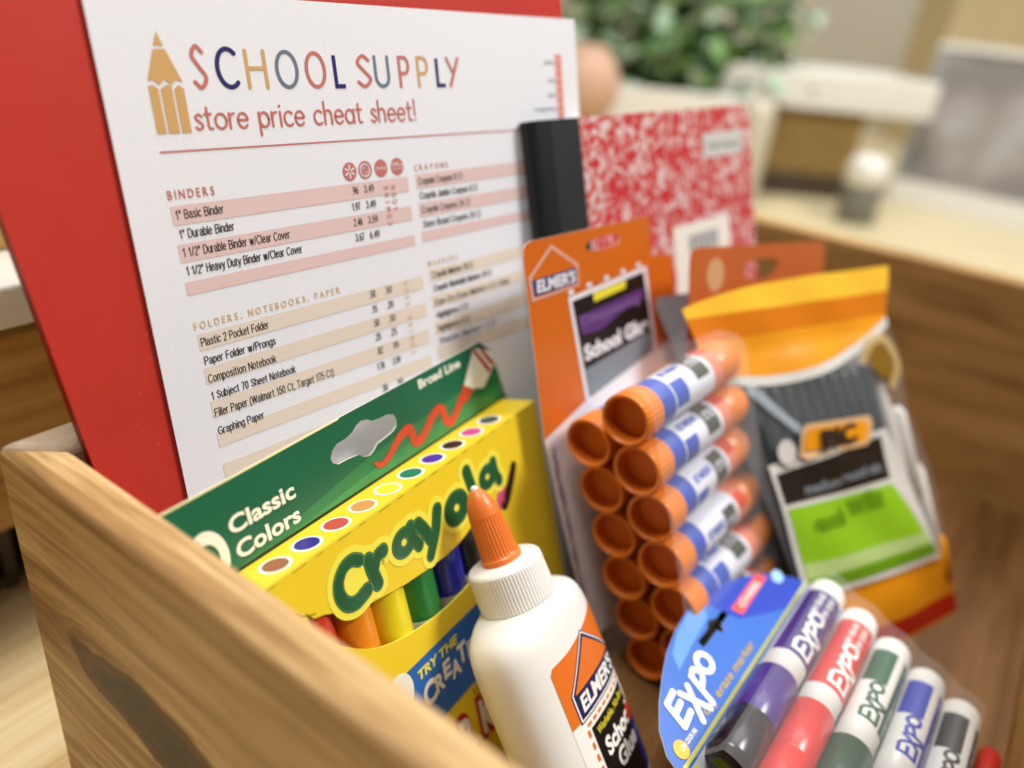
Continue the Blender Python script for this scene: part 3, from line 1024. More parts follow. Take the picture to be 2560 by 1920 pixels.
mb.poly([(-28.6, 8.4), (-30.0, 12), (-26.0, 16.6), (-19.6, 12.4), (-24, 9.2)], FZ + 0.24, mat('squiggle_orange', '#d6512f'))
mb.poly([(-25.8, 16.2), (-14.6, 29.4), (-2.0, 24.6), (0.6, 18.6), (-12.0, 10.2), (-19.6, 12.2)], FZ + 0.28, ivory)
for a in (0.0, 5.6):
    mb.poly([(-15.6 + a, 28.6 - a * .3), (-13.8 + a, 29.2 - a * .3), (-4.4 + a * .6, 16.4 + a * .4), (-6.2 + a * .6, 15.0 + a * .4)], FZ + 0.34, redp)
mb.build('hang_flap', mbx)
# markers seen through the window
MC = ('#7a3a1e', '#c73a22', '#e88a18', '#eedc22', '#1c7a36', '#1426b0', '#181416', '#5a2f9d', '#d84a9c', '#5b6468')
for i, c in enumerate(MC):
    mb = MB()
    cx = -160.2 + 17.25 * i
    cmat = mat('marker_cap_' + str(i), c, 0.28, 0.5, coat=0.3)
    mb.xf = lambda p, cx=cx: (cx + p.x, p.y, p.z - 9.1)
    mb.lathe([(-136, 6.5), (-136, 8.0), (-54.6, 8.2), (-53.8, 8.35), (-51.6, 8.45), (-6, 7.9), (-2.5, 6.6), (-1.2, 3.0)], cmat, 28, 'y', cap0=True, cap1=True,
             mats=[ivory, ivory, ivory, cmat, cmat, cmat, cmat])
    mb.build('marker', mbx)

# ------------------------------------------------------------------ glue bottle
GA = Vector((0.005, -0.538, -0.843)).normalized()
GT = Vector((0.2066, 0.1489, 0.1362))
GU = -GA
yw = math.radians(9)
GW = Vector((math.cos(yw), math.sin(yw), 0))
GW = (GW - GU * GW.dot(GU)).normalized()
GO = GT + GA * 0.145
gb = thing('glue_bottle', 'white squeeze glue bottle with orange twist nozzle leaning on the marker box', 'glue bottle', GO, GW, GU)
LB = 145.0
LC = LB + 2.4
m_gl = mat('white_bottle_plastic', '#e6e5df', 0.28, 0.5, sss=0.15, noise=0.01, nscale=60, bump=0.05, bscale=700)
m_cap = mat('white_cap_plastic', '#e4e3de', 0.3, 0.5)
m_noz = mat('orange_nozzle_plastic', '#dd7430', 0.33, 0.5, sss=0.1)


def section(y):
    """half width, half thickness, exponent at height y above the bottle's bottom"""
    tab = [(0.0, 26.5, 14.0, 2.4), (1.2, 29.2, 16.4, 2.5), (4.0, 30.8, 17.8, 2.6), (30.0, 31, 18.0, 2.6), (70.0, 31, 18.0, 2.6), (81.4, 30.8, 18.0, 2.55), (85.9, 30.2, 17.9, 2.5), (89.4, 28.9, 17.7, 2.4), (91.9, 26.9, 17.3, 2.3), (93.9, 23.8, 16.8, 2.15), (95.4, 19.6, 16.0, 2.0), (96.4, 15.4, 14.8, 2.0), (97.0, 14.2, 14.2, 2.0), (99.4, 14.0, 14.0, 2.0)]
    for a, b in zip(tab, tab[1:]):
        if y <= b[0]:
            t = (y - a[0]) / (b[0] - a[0])
            return [a[i] + (b[i] - a[i]) * t for i in (1, 2, 3)]
    return tab[-1][1:]


def oval(a, b, e, t):
    c, s = math.cos(t), math.sin(t)
    return a * math.copysign(abs(c) ** (2 / e), c), b * math.copysign(abs(s) ** (2 / e), s)


mb = MB()
ys = [0, 1.2, 2.4, 4, 8, 20, 40, 60, 70, 77, 81.4, 84, 85.9, 87.6, 89.4, 90.7, 91.9, 93, 93.9, 94.7, 95.4, 96, 96.4, 97.0, 99.4]
vs, fs, NS = [], [], 72
for y in ys:
    a, b, e = section(y)
    for k in range(NS):
        x, z = oval(a, b, e, 2 * math.pi * k / NS)
        vs.append((x, y, z))
for i in range(len(ys) - 1):
    for k in range(NS):
        fs.append((i * NS + (k + 1) % NS, i * NS + k, (i + 1) * NS + k, (i + 1) * NS + (k + 1) % NS))
mb.add(vs, fs, m_gl, True)
mb.add(vs[:NS], [tuple(range(NS))], m_gl)
mb.build('bottle_body', gb)
mb = MB()
mb.lathe([(LC - 51, 14.4), (LC - 51, 14.9), (LC - 50, 15.35), (LC - 36.4, 15.1), (LC - 35.2, 14.9), (LC - 34.4, 14.3), (LC - 34.0, 13.4), (LC - 33.4, 9.6), (LC - 33.4, 7)], m_cap, 288, 'y', ribs=(LC - 50.2, LC - 36.2, 0.17))
mb.build('ribbed_collar', gb)
mb = MB()
mb.lathe([(LB - 31.6, 8.0), (LB - 29.0, 8.0), (LB - 28.5, 7.5), (LB - 27.7, 7.4), (LB - 20, 6.95), (LB - 12.6, 6.4), (LB - 11.6, 6.3), (LB - 9.2, 5.85), (LB - 7.2, 5.3), (LB - 5.4, 4.6), (LB - 3.9, 3.8), (LB - 2.7, 2.95), (LB - 1.9, 2.2), (LB - 1.45, 1.4)], m_noz, 128, 'y', ribs=(LB - 28, LB - 12.3, 0.24))
nz = mb.build('twist_nozzle', gb)
mb = MB()
mb.lathe([(LB - 2.04, 1.5), (LB - 0.84, 1.45), (LB - 0.23, 1.1), (LB, 0.5)], m_cap, 20, 'y', cap1=True)
mb.build('nozzle_tip', nz)

# the wrap-around label: x is arc length on the front, y the height
arc_tab = []


def arc_table():
    a, b, e = 31.0, 18.0, 2.6
    pts = [oval(a, b, e, math.pi / 2 - math.pi * k / 400) for k in range(0, 201)]
    s = 0
    arc_tab.append((0, pts[0][0], pts[0][1]))
    for p, q in zip(pts, pts[1:]):
        s += math.hypot(q[0] - p[0], q[1] - p[1])
        arc_tab.append((s, q[0], q[1]))


arc_table()


def wrap(p):
    s, sg = abs(p.x), (1 if p.x >= 0 else -1)
    for (s0, x0, z0), (s1, x1, z1) in zip(arc_tab, arc_tab[1:]):
        if s <= s1:
            t = (s - s0) / max(1e-9, s1 - s0)
            x, z = x0 + (x1 - x0) * t, z0 + (z1 - z0) * t
            dx, dz = x1 - x0, z1 - z0
            l = math.hypot(dx, dz) or 1
            nx, nz_ = -dz / l, dx / l
            if nx < 0:
                nx, nz_ = -nx, -nz_
            if nz_ < 0:
                nz_ = -nz_
            # stay on the shoulder where the body narrows
            aa, bb, ee = section(p.y)
            return ((x * aa / 31.0 + nx * p.z) * sg, p.y, z * bb / 18.0 + nz_ * p.z)
    return (31.0 * sg, p.y, 0)


g_or = mat('label_orange', '#dc7022', 0.35, 0.5)
g_wh = mat('label_white', '#efece4', 0.38, 0.45)
g_nv = mat('label_navy', '#1d2150', 0.35, 0.5)
g_bk = mat('label_black', '#17130f', 0.35, 0.5)
g_ye = mat('label_yellow', '#e6d638', 0.4, 0.4)
g_bl = mat('label_blue', '#1d3a9c', 0.35, 0.5)
g_ap = mat('label_apple_red', '#d23a30', 0.35, 0.5)
mb = MB()
mb.xf = wrap
LX0, LX1 = -19.0, 27.0
xs = [LX0 + (LX1 - LX0) * i / 30 for i in range(31)]


def ltop(x):
    t = (x - LX0) / (LX1 - LX0)
    return 76.6 + 9.0 * max(0, t - 0.25) ** 1.4 - (2.0 * (1 - (t / 0.05)) ** 2 if t < 0.05 else 0)


def strip(y0, y1, z, mt_, x0=LX0, x1=LX1, ny=6):
    q = [x0 + (x1 - x0) * i / 26 for i in range(27)]
    vs, fs = [], []
    for j in range(ny + 1):
        for x in q:
            a = y0(x) if callable(y0) else y0
            b = y1(x) if callable(y1) else y1
            vs.append((x, a + (b - a) * j / ny, z))
    n = len(q)
    for j in range(ny):
        for i in range(n - 1):
            fs.append((j * n + i, j * n + i + 1, (j + 1) * n + i + 1, (j + 1) * n + i))
    mb.add(vs, fs, mt_, True)


strip(6, ltop, 0.1, g_wh, ny=16)
strip(51.6, ltop, 0.2, g_or)
# house-shaped badge: white edge, navy line, orange gable, navy name band


def house(e, z, mt_, y0=52.2):
    def roof(x):
        return 62.2 + 15.2 * (1 - abs(x - 5.0) / 17.6) + e
    strip(y0 - e, roof, z, mt_, -12.6 - e, 22.6 + e, 8)


house(1.5, 0.3, g_nv)
house(0.95, 0.38, g_wh)
house(0.2, 0.46, g_nv)
strip(61.4, lambda x: 62.0 + 14.0 * (1 - abs(x - 5.0) / 16.6), 0.54, g_or, -11.4, 21.4, 6)
mb.text("ELMER'S", -10.6, 20.8, 53.9, 5.7, 0.56, g_wh, 0.035, 0.1)
for i in range(9):
    x = -11.2 + i * 4.2
    strip(48.0, 49.2, 0.3, g_or, x, x + 2.7, 1)
for i in range(8):
    strip(44.2 - i * 5, 47.0 - i * 5, 0.3, g_or, -12.6, -11.2, 2)
strip(8, 46.6, 0.3, g_bk, -9.8, 21.0, 8)
mb.text('Washable, No-Run', -7.4, 18.6, 42.0, 2.9, 0.42, g_ye, 0.015, 0.05)
mb.text('School', -6.0, 19.4, 31.6, 6.6, 0.42, g_wh, 0.04)
mb.text('Glue', -1.4, 17.0, 22.6, 6.6, 0.42, g_wh, 0.04)
strip(8, 30, 0.34, g_bl, 17.0, 27, 6)
mb.ellipse(19.8, 33.6, 4.2, 4.0, 0.5, g_ap)
mb.ribbon([(19.8, 37), (20.6, 39.6)], 0.9, 0.52, mat('leaf_green_ink', '#2f8a3a', 0.4, 0.4))
mb.text('4 FL OZ', 18.6, 26, 24, 1.8, 0.5, g_wh, 0.0)
mb.build('wrap_label', gb)

# ------------------------------------------------------------------ glue stick pack
def pack_axes(yaw, lean):
    y, l = math.radians(yaw), math.radians(lean)
    w = Vector((math.cos(y), math.sin(y), 0))
    b = Vector((-w.y, w.x, 0))
    u = b * math.sin(l) + Vector((0, 0, math.cos(l)))
    return w, u, w.cross(u)


c_or = mat('pack_orange', '#cb6410', 0.36, 0.5, noise=0.05, nscale=20)
c_or2 = mat('pack_deep_orange', '#c94a10', 0.36, 0.5)
c_wh = mat('pack_white', '#e4e0e2', 0.38, 0.5)
c_pu = mat('pack_purple', '#5a3270', 0.38, 0.5)
c_gy = mat('pack_grey', '#7c8288', 0.38, 0.5)
w_, u_, n_ = pack_axes(-7.3, 17.3)
gp = thing('glue_stick_pack', 'orange card of glue sticks stacked in two columns beside the marker box', 'glue sticks', (0.2675, 0.1778, 0.2123), w_, u_)
gp.matrix_world = gp.matrix_world @ Matrix.Scale(0.99, 4)
mb = MB()
hole = [(40.4, -7.8), (42.5, -5.4), (47, -4.4), (54, -4.4), (61, -4.6), (65.5, -5.4), (67.2, -7.2), (65, -9.4), (58, -9.8), (50, -10.0), (44, -9.6)]
out = [(-1.6, -86.4), (-1.1, -6), (-0.4, -2.2), (1.6, 0.0), (5, 0.8), (90, 0.2), (92, -1.8), (91.6, -19.4), (109.0, -21.2), (113.0, -86)]
mb.sheet([out[::-1], hole], -0.5, 0, c_or, c_wh)
mb.sheet([(-1.6, -86.5), (113, -86.5), (120, -196), (14, -196), (2.6, -120)], -0.5, 0, c_wh, c_wh)
mb.poly([(-1.5, -86.4), (28, -77.6), (80, -70), (113, -64), (113, -86.4)], 0.1, c_wh)
hs = [(1.0, -24.6), (0.4, -14), (17.1, -2.4), (34.2, -13.6), (33.4, -23.6)]
mb.poly(hs[::-1], 0.15, mat('badge_pale_edge', '#d8a08a', 0.4, 0.4))
ctr = Vector((17.2, -15))
sh = lambda pts, k: [tuple(ctr + (Vector(p) - ctr) * k) for p in pts]
mb.poly(sh(hs, 0.84)[::-1], 0.25, c_or)
mb.poly([(2.8, -22.6), (31.8, -22.0), (32.2, -15.0), (2.4, -15.6)], 0.35, mat('badge_navy', '#3a3f74', 0.4, 0.4))
mb.text("ELMER'S", 4.6, 30.6, -21.2, 4.8, 0.5, c_wh, 0.04, 0.1)
mb.poly([(24.6, -27.4), (86.2, -23.6), (89.8, -69), (29.6, -79.6)][::-1], 0.18, c_wh)
mb.poly([(27.1, -29.6), (83.6, -26.2), (86.6, -67.2), (31.9, -76.5)][::-1], 0.28, g_bk)
mb.poly([(30.8, -62.6), (86.4, -56.4), (86.6, -66.8), (31.9, -76)][::-1], 0.36, c_gy)
mb.poly([(42.2, -28.9), (68.2, -27.4), (67.4, -31.2), (42.6, -33)][::-1], 0.4, g_ye)
mb.poly([(29.6, -37.2), (81.0, -33.9), (81.9, -39.2), (63, -42), (45.5, -47), (31, -46)][::-1], 0.4, c_pu)
mb.text('Disappearing', 31.6, 78, -42, 4.2, 0.5, mat('pack_lilac', '#7a5a90', 0.4, 0.4), 0.02, rot=0.04)
mb.text('School Glue', 31.6, 84, -58.4, 6.6, 0.5, c_wh, 0.05, rot=0.06)
for i in range(9):
    mb.poly([(25 + i * 6.6, -26.6 + i * .4), (28.6 + i * 6.6, -26.4 + i * .4), (28.6 + i * 6.6, -24.2 + i * .4), (25 + i * 6.6, -24.4 + i * .4)], 0.44, c_or if i % 2 else c_wh)
for i in range(11):
    mb.text('NON-TOXIC' if i % 2 else 'WASHABLE', 4.6 + i * 1.0, None, -108 - i * 8.4, 2.2, 0.2, c_pu, 0.0, rot=math.pi / 2)
mb.build('backing_card', gp)

# sticks in two columns: each lies across the card
STEP = Vector((0.0026, -0.0079, -0.0201))
sw = Vector((0.99936, -0.03466, -0.00841)).normalized()
su = (-STEP + sw * sw.dot(STEP)).normalized()
sn = sw.cross(su)
KS = 1.09      # size of the sticks and their spacing
SC = Vector((0, 0, 0.31)) + Vector((0.2438, 0.1092, -0.1441)) * KS
STEP *= KS
st_or = mat('stick_orange', '#de7c28', 0.35, 0.5)
st_in = mat('stick_orange_inside', '#cf6a1c', 0.5, 0.3)
st_wh = mat('stick_label_white', '#d9dbe4', 0.36, 0.5)
st_bl = mat('stick_label_blue', '#2f4fb0', 0.36, 0.5)
st_rd = mat('stick_label_red', '#d98268', 0.36, 0.5)
st_bk = mat('stick_label_black', '#3c4038', 0.36, 0.5)
inv = gp.matrix_world.inverted()


def stick_root():
    e = bpy.data.objects.new('glue_stick', None)
    e.empty_display_size = 0.01
    COL.objects.link(e)
    return e


def make_stick():
    mb = MB()
    mb.lathe([(13, 9.6), (13.5, 9.7), (23, 9.7), (23.5, 9.7), (57, 9.7), (57.5, 9.7), (66, 9.7)], st_wh, 32, 'x', mats=[st_bl, st_bl, st_wh, st_wh, st_rd, st_rd])

    def cyl(p):
        r = 9.72 + p.z
        t = p.y / 9.7
        return (p.x, r * math.cos(t + 1.1), r * math.sin(t + 1.1))
    mb.xf = cyl
    mb.rect(43, -7, 54, 8, 0.1, st_bk, 2, 8)
    mb.rect(57, -9, 66, -1, 0.1, mat('stick_patch_red', '#c8441e', 0.36, 0.5), 2, 5)
    mb.rect(24, 3, 34, 14, 0.1, st_bl, 2, 8)
    mb.text('GLUE', 45, 52.4, -2, 3.6, 0.2, st_wh, 0.02)
    mb.text('ELMERS', 26, 41, -4, 3, 0.2, st_bl, 0.03)
    mb.xf = None
    body = mb.build('glue_stick')
    mb = MB()
    mb.lathe([(7, 0.1), (7, 8.3), (0.6, 8.8), (0, 9.3), (0, 10.1), (0.8, 10.5), (12, 10.4), (13, 9.9), (13, 8)], st_or, 120, 'x', mats=[st_in, st_in, st_or, st_or, st_or, st_or, st_or, st_or], ribs=(0.7, 12.4, 0.09))
    mb.build('open_end_cap', body)
    mb = MB()
    mb.lathe([(65.6, 9.6), (66, 9.95), (81, 9.8), (83.6, 9.3), (85.2, 8.0), (85.9, 5.5), (86, 0.01)], st_or, 36, 'x')
    mb.build('rounded_cap', body)
    return body


proto = make_stick()
first = True
DIA = 0.0215
for col in (0, 1):
    for i in range(7 if col == 0 else 6):
        c = SC + STEP * (i + 0.52 * col) - sn * (0.0230 * col) + sw * 0.0028 * col
        if first:
            o, kids = proto, list(proto.children)
            first = False
        else:
            o = proto.copy()
            COL.objects.link(o)
            for k in proto.children:
                q = k.copy()
                COL.objects.link(q)
                q.parent = o
        o.parent = gp
        rx = Matrix.Rotation(math.radians(-8 + 23 * ((i * 5 + col * 3) % 4) - 30), 4, 'X')
        jr = random.Random(i * 10 + col)
        c = c + sw * jr.uniform(-0.0011, 0.0011) + sn * jr.uniform(-0.0006, 0.0006)
        tilt = Matrix.Rotation(math.radians(jr.uniform(-1.3, 1.3)), 4, 'Z') @ Matrix.Rotation(math.radians(jr.uniform(-1.6, 1.6)), 4, 'Y')
        mm = Matrix((sw, su, sn)).transposed().to_4x4()
        mm.translation = c
        o.matrix_local = inv @ mm @ tilt @ rx @ Matrix.Scale(KS, 4)

# clear plastic bubble over the sticks
loc = lambda p: inv @ p * 1000
rows_ = []
for a, b in ((Vector((-1, -84, .35)), Vector((113, -60, .35))),
             (loc(SC + su * 0.0142 + sn * 0.002), loc(SC + su * 0.0142 + sn * 0.002 + sw * 0.0945)),
             (loc(SC + su * 0.0118 + sn * 0.0104), loc(SC + su * 0.0118 + sn * 0.0104 + sw * 0.0945)),
             (loc(SC + su * 0.005 + sn * 0.0142), loc(SC + su * 0.005 + sn * 0.0142 + sw * 0.0945)),
             (loc(SC - su * 0.120 + sn * 0.0142), loc(SC - su * 0.120 + sn * 0.0142 + sw * 0.0945))):
    rows_.append([a + (b - a) * t / 10 for t in range(11)])
mb = MB()
vs = [p for rr in rows_ for p in rr]
fs = [(j * 11 + i + 11, j * 11 + i + 12, j * 11 + i + 1, j * 11 + i) for j in range(4) for i in range(10)]
mb.add(vs, fs, mat('clear_blister', '#ffffff', 0.06, 0.7, alpha=0.07), True)
mb.build('clear_blister', gp)

# ------------------------------------------------------------------ notebook
w_, u_, n_ = pack_axes(-7, 17)
nbk = thing('composition_notebook', 'red marbled composition notebook with black taped spine behind the glue sticks', 'notebook', (0.3033, 0.2039, 0.2548), w_, u_)


def marble():
    mt_ = bpy.data.materials.new('red_marble_cover')
    mt_.use_nodes = True
    nt = mt_.node_tree
    b = nt.nodes['Principled BSDF']
    b.inputs['Roughness'].default_value = 0.4
    tc = nt.nodes.new('ShaderNodeTexCoord')
    n = nt.nodes.new('ShaderNodeTexNoise')
    n.inputs['Scale'].default_value = 120
    n.inputs['Detail'].default_value = 3
    n.inputs['Distortion'].default_value = 1.6
    r = nt.nodes.new('ShaderNodeValToRGB')
    e = r.color_ramp.elements
    e[0].position, e[0].color = 0.47, lin('#c22c2e')
    e[1].position, e[1].color = 0.62, lin('#dcc6c2')
    nt.links.new(tc.outputs['Object'], n.inputs['Vector'])
    nt.links.new(n.outputs['Fac'], r.inputs[0])
    nt.links.new(r.outputs[0], b.inputs['Base Color'])
    return mt_


m_mar = marble()
m_tape = mat('black_spine_tape', '#24282a', 0.45, 0.4, bump=0.2, bscale=1200)
m_tape2 = mat('black_spine_edge', '#14191b', 0.45, 0.4)
m_page = mat('page_edges', '#e6e2d6', 0.8, 0.1)
NBW, NBH = 200, 252
mb = MB()
cov = [(12, -NBH), (NBW - 9, -NBH), (NBW, -NBH + 9), (NBW, -9), (NBW - 2.6, -2.6), (NBW - 9, 0), (12, 0)]
mb.sheet(cov, -1.0, 0, m_mar, m_mar)
mb.sheet(cov, -11, -10, m_mar, m_mar)
mb.build('marbled_cover', nbk)
mb = MB()
mb.box(10, NBW - 4, -NBH + 2, -2, -9.9, -1.1, m_page)
mb.build('page_block', nbk)
mb = MB()
prof = [(33, 0.15), (12.5, 0.15), (5, -0.6), (1.2, -2.6), (0, -5.5), (1.2, -8.4), (5, -10.6), (33, -11.2)]
vs = [(p[0], 0.1, p[1]) for p in prof] + [(p[0], -NBH - 0.1, p[1]) for p in prof]
k = len(prof)
mb.add(vs, [(i, k + i, k + i + 1, i + 1) for i in range(k - 1) if i < 1], m_tape, False)
mb.add(vs, [(i, k + i, k + i + 1, i + 1) for i in range(1, k - 1)], m_tape2, True)
mb.add(vs, [tuple(range(k)), tuple(range(2 * k - 1, k - 1, -1))], m_tape2)
mb.build('spine_tape', nbk)
mb = MB()
mb.rect(143, -27.4, 189, -13.6, 0.14, mat('label_pale', '#c8c4be', 0.5, 0.3))
mb.text('100 sheets', 148, 184, -22.6, 3.4, 0.25, mat('label_teal_ink', '#7c8e8a', 0.5, 0.3), 0.02)
mb.build('small_label', nbk)
mb = MB()
mb.rect(106, -150, 168, -61.5, 0.14, m_page)
for i in range(16):
    mb.rect(121 + i * 2.1, -78, 121 + i * 2.1 + (1.3 if i % 3 else .7), -68, 0.25, I_grey)
mb.build('price_sticker', nbk)

# ------------------------------------------------------------------ second orange pack behind the pen bag
w_, u_, n_ = pack_axes(-7, 15)
p2 = thing('hanging_pack', 'plain orange hang card with round white badge standing behind the bag of pens', 'hang card', (0.51, 0.1164, 0.1835), (w_ - u_ * 0.13).normalized(), u_)
mb = MB()
out = [(-157, -170), (0, -170), (0, -4), (-3, -0.8), (-8, 0), (-150, 0), (-155, -1.2), (-157, -5)]
hole = [(-62, -10), (-66, -16), (-76, -19), (-90, -19), (-100, -17), (-104, -13), (-100, -9.5), (-88, -8), (-70, -8)]
mb.sheet([out, hole[::-1] if False else hole], -0.6, 0, mat('pack_dull_orange', '#c4622a', 0.36, 0.5, noise=0.08, nscale=18), c_or2)
mb.ellipse(-133, -14, 8.5, 8.5, 0.15, mat('badge_peach', '#d8a272', 0.5, 0.3))
mb.text('GLUE STICKS', -152, -104, -38, 8, 0.15, mat('badge_pink', '#dca090', 0.5, 0.3), 0.04)
mb.rect(-157, -60, 0, -45, 0.12, c_or2)
mb.build('orange_card', p2)

# ------------------------------------------------------------------ bag of pens
w_, u_, n_ = pack_axes(-25, 30)
bag = thing('pen_bag', 'plastic bag of black pens with orange top and lime green label', 'bag of pens', (0.4517, -0.0293, 0.0098), w_, u_)
b_or = mat('bag_orange', '#dd9010', 0.28, 0.6, noise=0.12, nscale=22)
b_ye = mat('bag_yellow', '#f0bb34', 0.25, 0.6)
b_rd = mat('bag_red', '#b3160a', 0.3, 0.6)
b_gy = mat('bag_film_grey', '#a9adb0', 0.2, 0.7, alpha=0.16)
b_wh = mat('bag_white', '#c9c6c0', 0.3, 0.5)
b_gr = mat('bag_lime', '#84b51e', 0.3, 0.5, noise=0.04, nscale=30)
b_grd = mat('bag_dark_lime', '#5c8a12', 0.3, 0.5)


def puff(p):
    # the filled bag swells in its middle
    a = max(0.0, 1 - ((p.x + 72) / 78) ** 2)
    b = max(0.0, 1 - ((p.y - 78) / 92) ** 2)
    rip = 1.2 * math.sin(p.x * 0.11 + p.y * 0.05) * math.sin(p.y * 0.07)
    return (p.x, p.y, p.z + 9 * a ** 0.7 * b ** 0.7 + rip - 7)


def edge_l(y):
    return -126 - 40 * max(0, (y - 60) / 140)


def edge_r(y):
    tab = [(-4, 1), (24, -3), (47, -2), (86, -7), (124, -20), (157, -19), (180, -20), (206, -12)]
    for (a, ea), (b, eb) in zip(tab, tab[1:]):
        if y <= b:
            return ea + (eb - ea) * (y - a) / (b - a)
    return -12


mb = MB()
mb.xf = puff


def skin(y0, y1, mt_, z, ny, l=edge_l, r=edge_r):
    nx = 16
    vs, fs = [], []
    for j in range(ny + 1):
        for i in range(nx + 1):
            s = i / nx
            a = y0(s) if callable(y0) else y0
            b = y1(s) if callable(y1) else y1
            y = a + (b - a) * j / ny
            vs.append((l(y) + (r(y) - l(y)) * s, y, z))
    for j in range(ny):
        for i in range(nx):
            a = j * (nx + 1) + i
            fs.append((a, a + 1, a + nx + 2, a + nx + 1))
    mb.add(vs, fs, mt_, True)


def arch(d):
    return lambda s: 158 + d + 14 * s - 52 * s * (1 - s)


b_or2 = mat('bag_deep_orange', '#d07404', 0.26, 0.6, noise=0.12, nscale=25)
skin(arch(5), 178, b_or, 0.25, 6)
skin(178, 191, b_or2, 0.25, 4)
skin(191, lambda s: 205 - 9 * (1 - s) ** 4, b_ye, 0.25, 4)
skin(arch(0), arch(5), b_wh, 0.3, 2)
mb.build('orange_top_film', bag)
mb = MB()
mb.xf = puff
skin(14, 44, b_or, 0.3, 5)
skin(2.5, 14, b_rd, 0.3, 3)
skin(-4, 2.5, b_or, 0.3, 2)
mb.build('orange_bottom_film', bag)
mb = MB()
mb.xf = puff
skin(44, arch(0), b_gy, 0.0, 14)
mb.build('clear_film', bag)
mb = MB()
mb.xf = lambda p: tuple(Vector(puff(p)) + Vector((0, 0, -20)))
skin(-4, 205, mat('bag_back_grey', '#85878a', 0.4, 0.4), 0, 14, l=lambda y: edge_l(y) + 2, r=lambda y: edge_r(y) - 2)
mb.build('back_film', bag)
mb = MB()
mb.xf = lambda p: tuple(Vector(puff(p)) + Vector((0, 0, 1.6)))
# header label: white frame, black field, green field
mb.quad([(-122, 43), (-14.4, 38.2), (-47.5, 117.5), (-132, 113)], 0.5, b_wh, 12, 12)
mb.quad([(-126.5, 92.5), (-51, 91), (-52.5, 114), (-128.5, 108)], 0.8, g_bk, 10, 4)
mb.quad([(-119, 46), (-17.5, 41.5), (-50.8, 88), (-125.6, 90)], 0.8, b_gr, 12, 8)
mb.quad([(-120.2, 53), (-22, 49), (-27, 56), (-121.4, 61)], 1.0, mat('bag_pale_lime', '#a9c27a', 0.35, 0.5), 12, 2)
mb.quad([(-119, 46.2), (-18, 42), (-21.4, 48), (-119.6, 52)], 1.0, b_grd, 12, 2)
mb.text('medium', -113, -90, 92.5 + 2.4, 5, 1.0, c_gy, 0.02)
mb.text('round stic', -88, -56, 93.6 + 2.4, 5, 1.0, c_gy, 0.02)
mb.text('smooth', -112, -90, 75.5, 8, 1.1, b_grd, 0.06)
mb.text('write', -88, -60, 78.6, 10, 1.1, b_grd, 0.07)
mb.poly([(-114, 115), (-111, 125.5), (-107, 129.6), (-60, 126.5), (-58.6, 122), (-62, 113.4), (-66, 111.6), (-110, 112.4)][::-1], 2.6, mat('bag_peach_edge', '#d0a878', 0.35, 0.5))
mb.poly([(-111, 116.6), (-108.6, 124.6), (-105.6, 127), (-63.4, 124.2), (-62.2, 121), (-65, 115), (-68, 114)][::-1], 2.8, b_or)
mb.text('BIC', -100, -72, 115.6, 8.6, 3.0, g_bk, 0.05, 0.1)
mb.ellipse(-121, 118, 5.4, 6.4, 2.6, b_wh)
mb.build('front_label', bag)
pc = mat('pen_black', '#2b2f32', 0.3, 0.5)
pw = mat('pen_tip_white', '#d6d2ca', 0.35, 0.5)
for i in range(12):
    mb = MB()
    px = -31 - i * 8.3
    tiltx = 0.045 * (i - 2) / 10
    mb.xf = lambda p, px=px, t=tiltx: (px + p.x - (p.y - 60) * (0.06 + t), p.y, p.z - 12 + 9 * max(0, 1 - ((p.y - 78) / 92) ** 2) * 0.9)
    ys_ = [22 + 14 * j for j in range(10)]
    mb.lathe([(20, 1.5)] + [(y, 3.6) for y in ys_] + [(152, 3.2)], pc if i != 0 else pw, 14, 'y', cap0=True, cap1=True)
    mb.build('pen', bag)
# white capped pen ends bulging down the right side, folds in the film
for x, y, mt_, k in ((-14, 62, pw, 1), (-22, 96, pw, 1), (-7, 34, b_or, 0.5)):
    mb = MB()
    mb.xf = lambda p, x=x, y=y: (x + p.x - 0.12 * p.y, y + p.y, p.z - 6)
    mb.lathe([(-22 * k, 2), (-20 * k, 4.6), (26 * k, 4.8), (30 * k, 3)], mt_, 16, 'y', cap0=True, cap1=True)
    mb.build('pen_end', bag)
mb = MB()
mb.xf = puff
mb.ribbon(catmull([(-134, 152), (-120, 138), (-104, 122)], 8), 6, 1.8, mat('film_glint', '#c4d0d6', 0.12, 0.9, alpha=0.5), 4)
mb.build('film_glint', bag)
mb = MB()
mb.xf = puff
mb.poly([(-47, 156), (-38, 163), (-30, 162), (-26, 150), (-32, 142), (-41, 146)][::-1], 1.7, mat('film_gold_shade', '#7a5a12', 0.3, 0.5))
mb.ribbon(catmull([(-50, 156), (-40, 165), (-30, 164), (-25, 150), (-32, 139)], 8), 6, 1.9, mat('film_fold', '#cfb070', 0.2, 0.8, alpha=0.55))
mb.build('film_fold', bag)

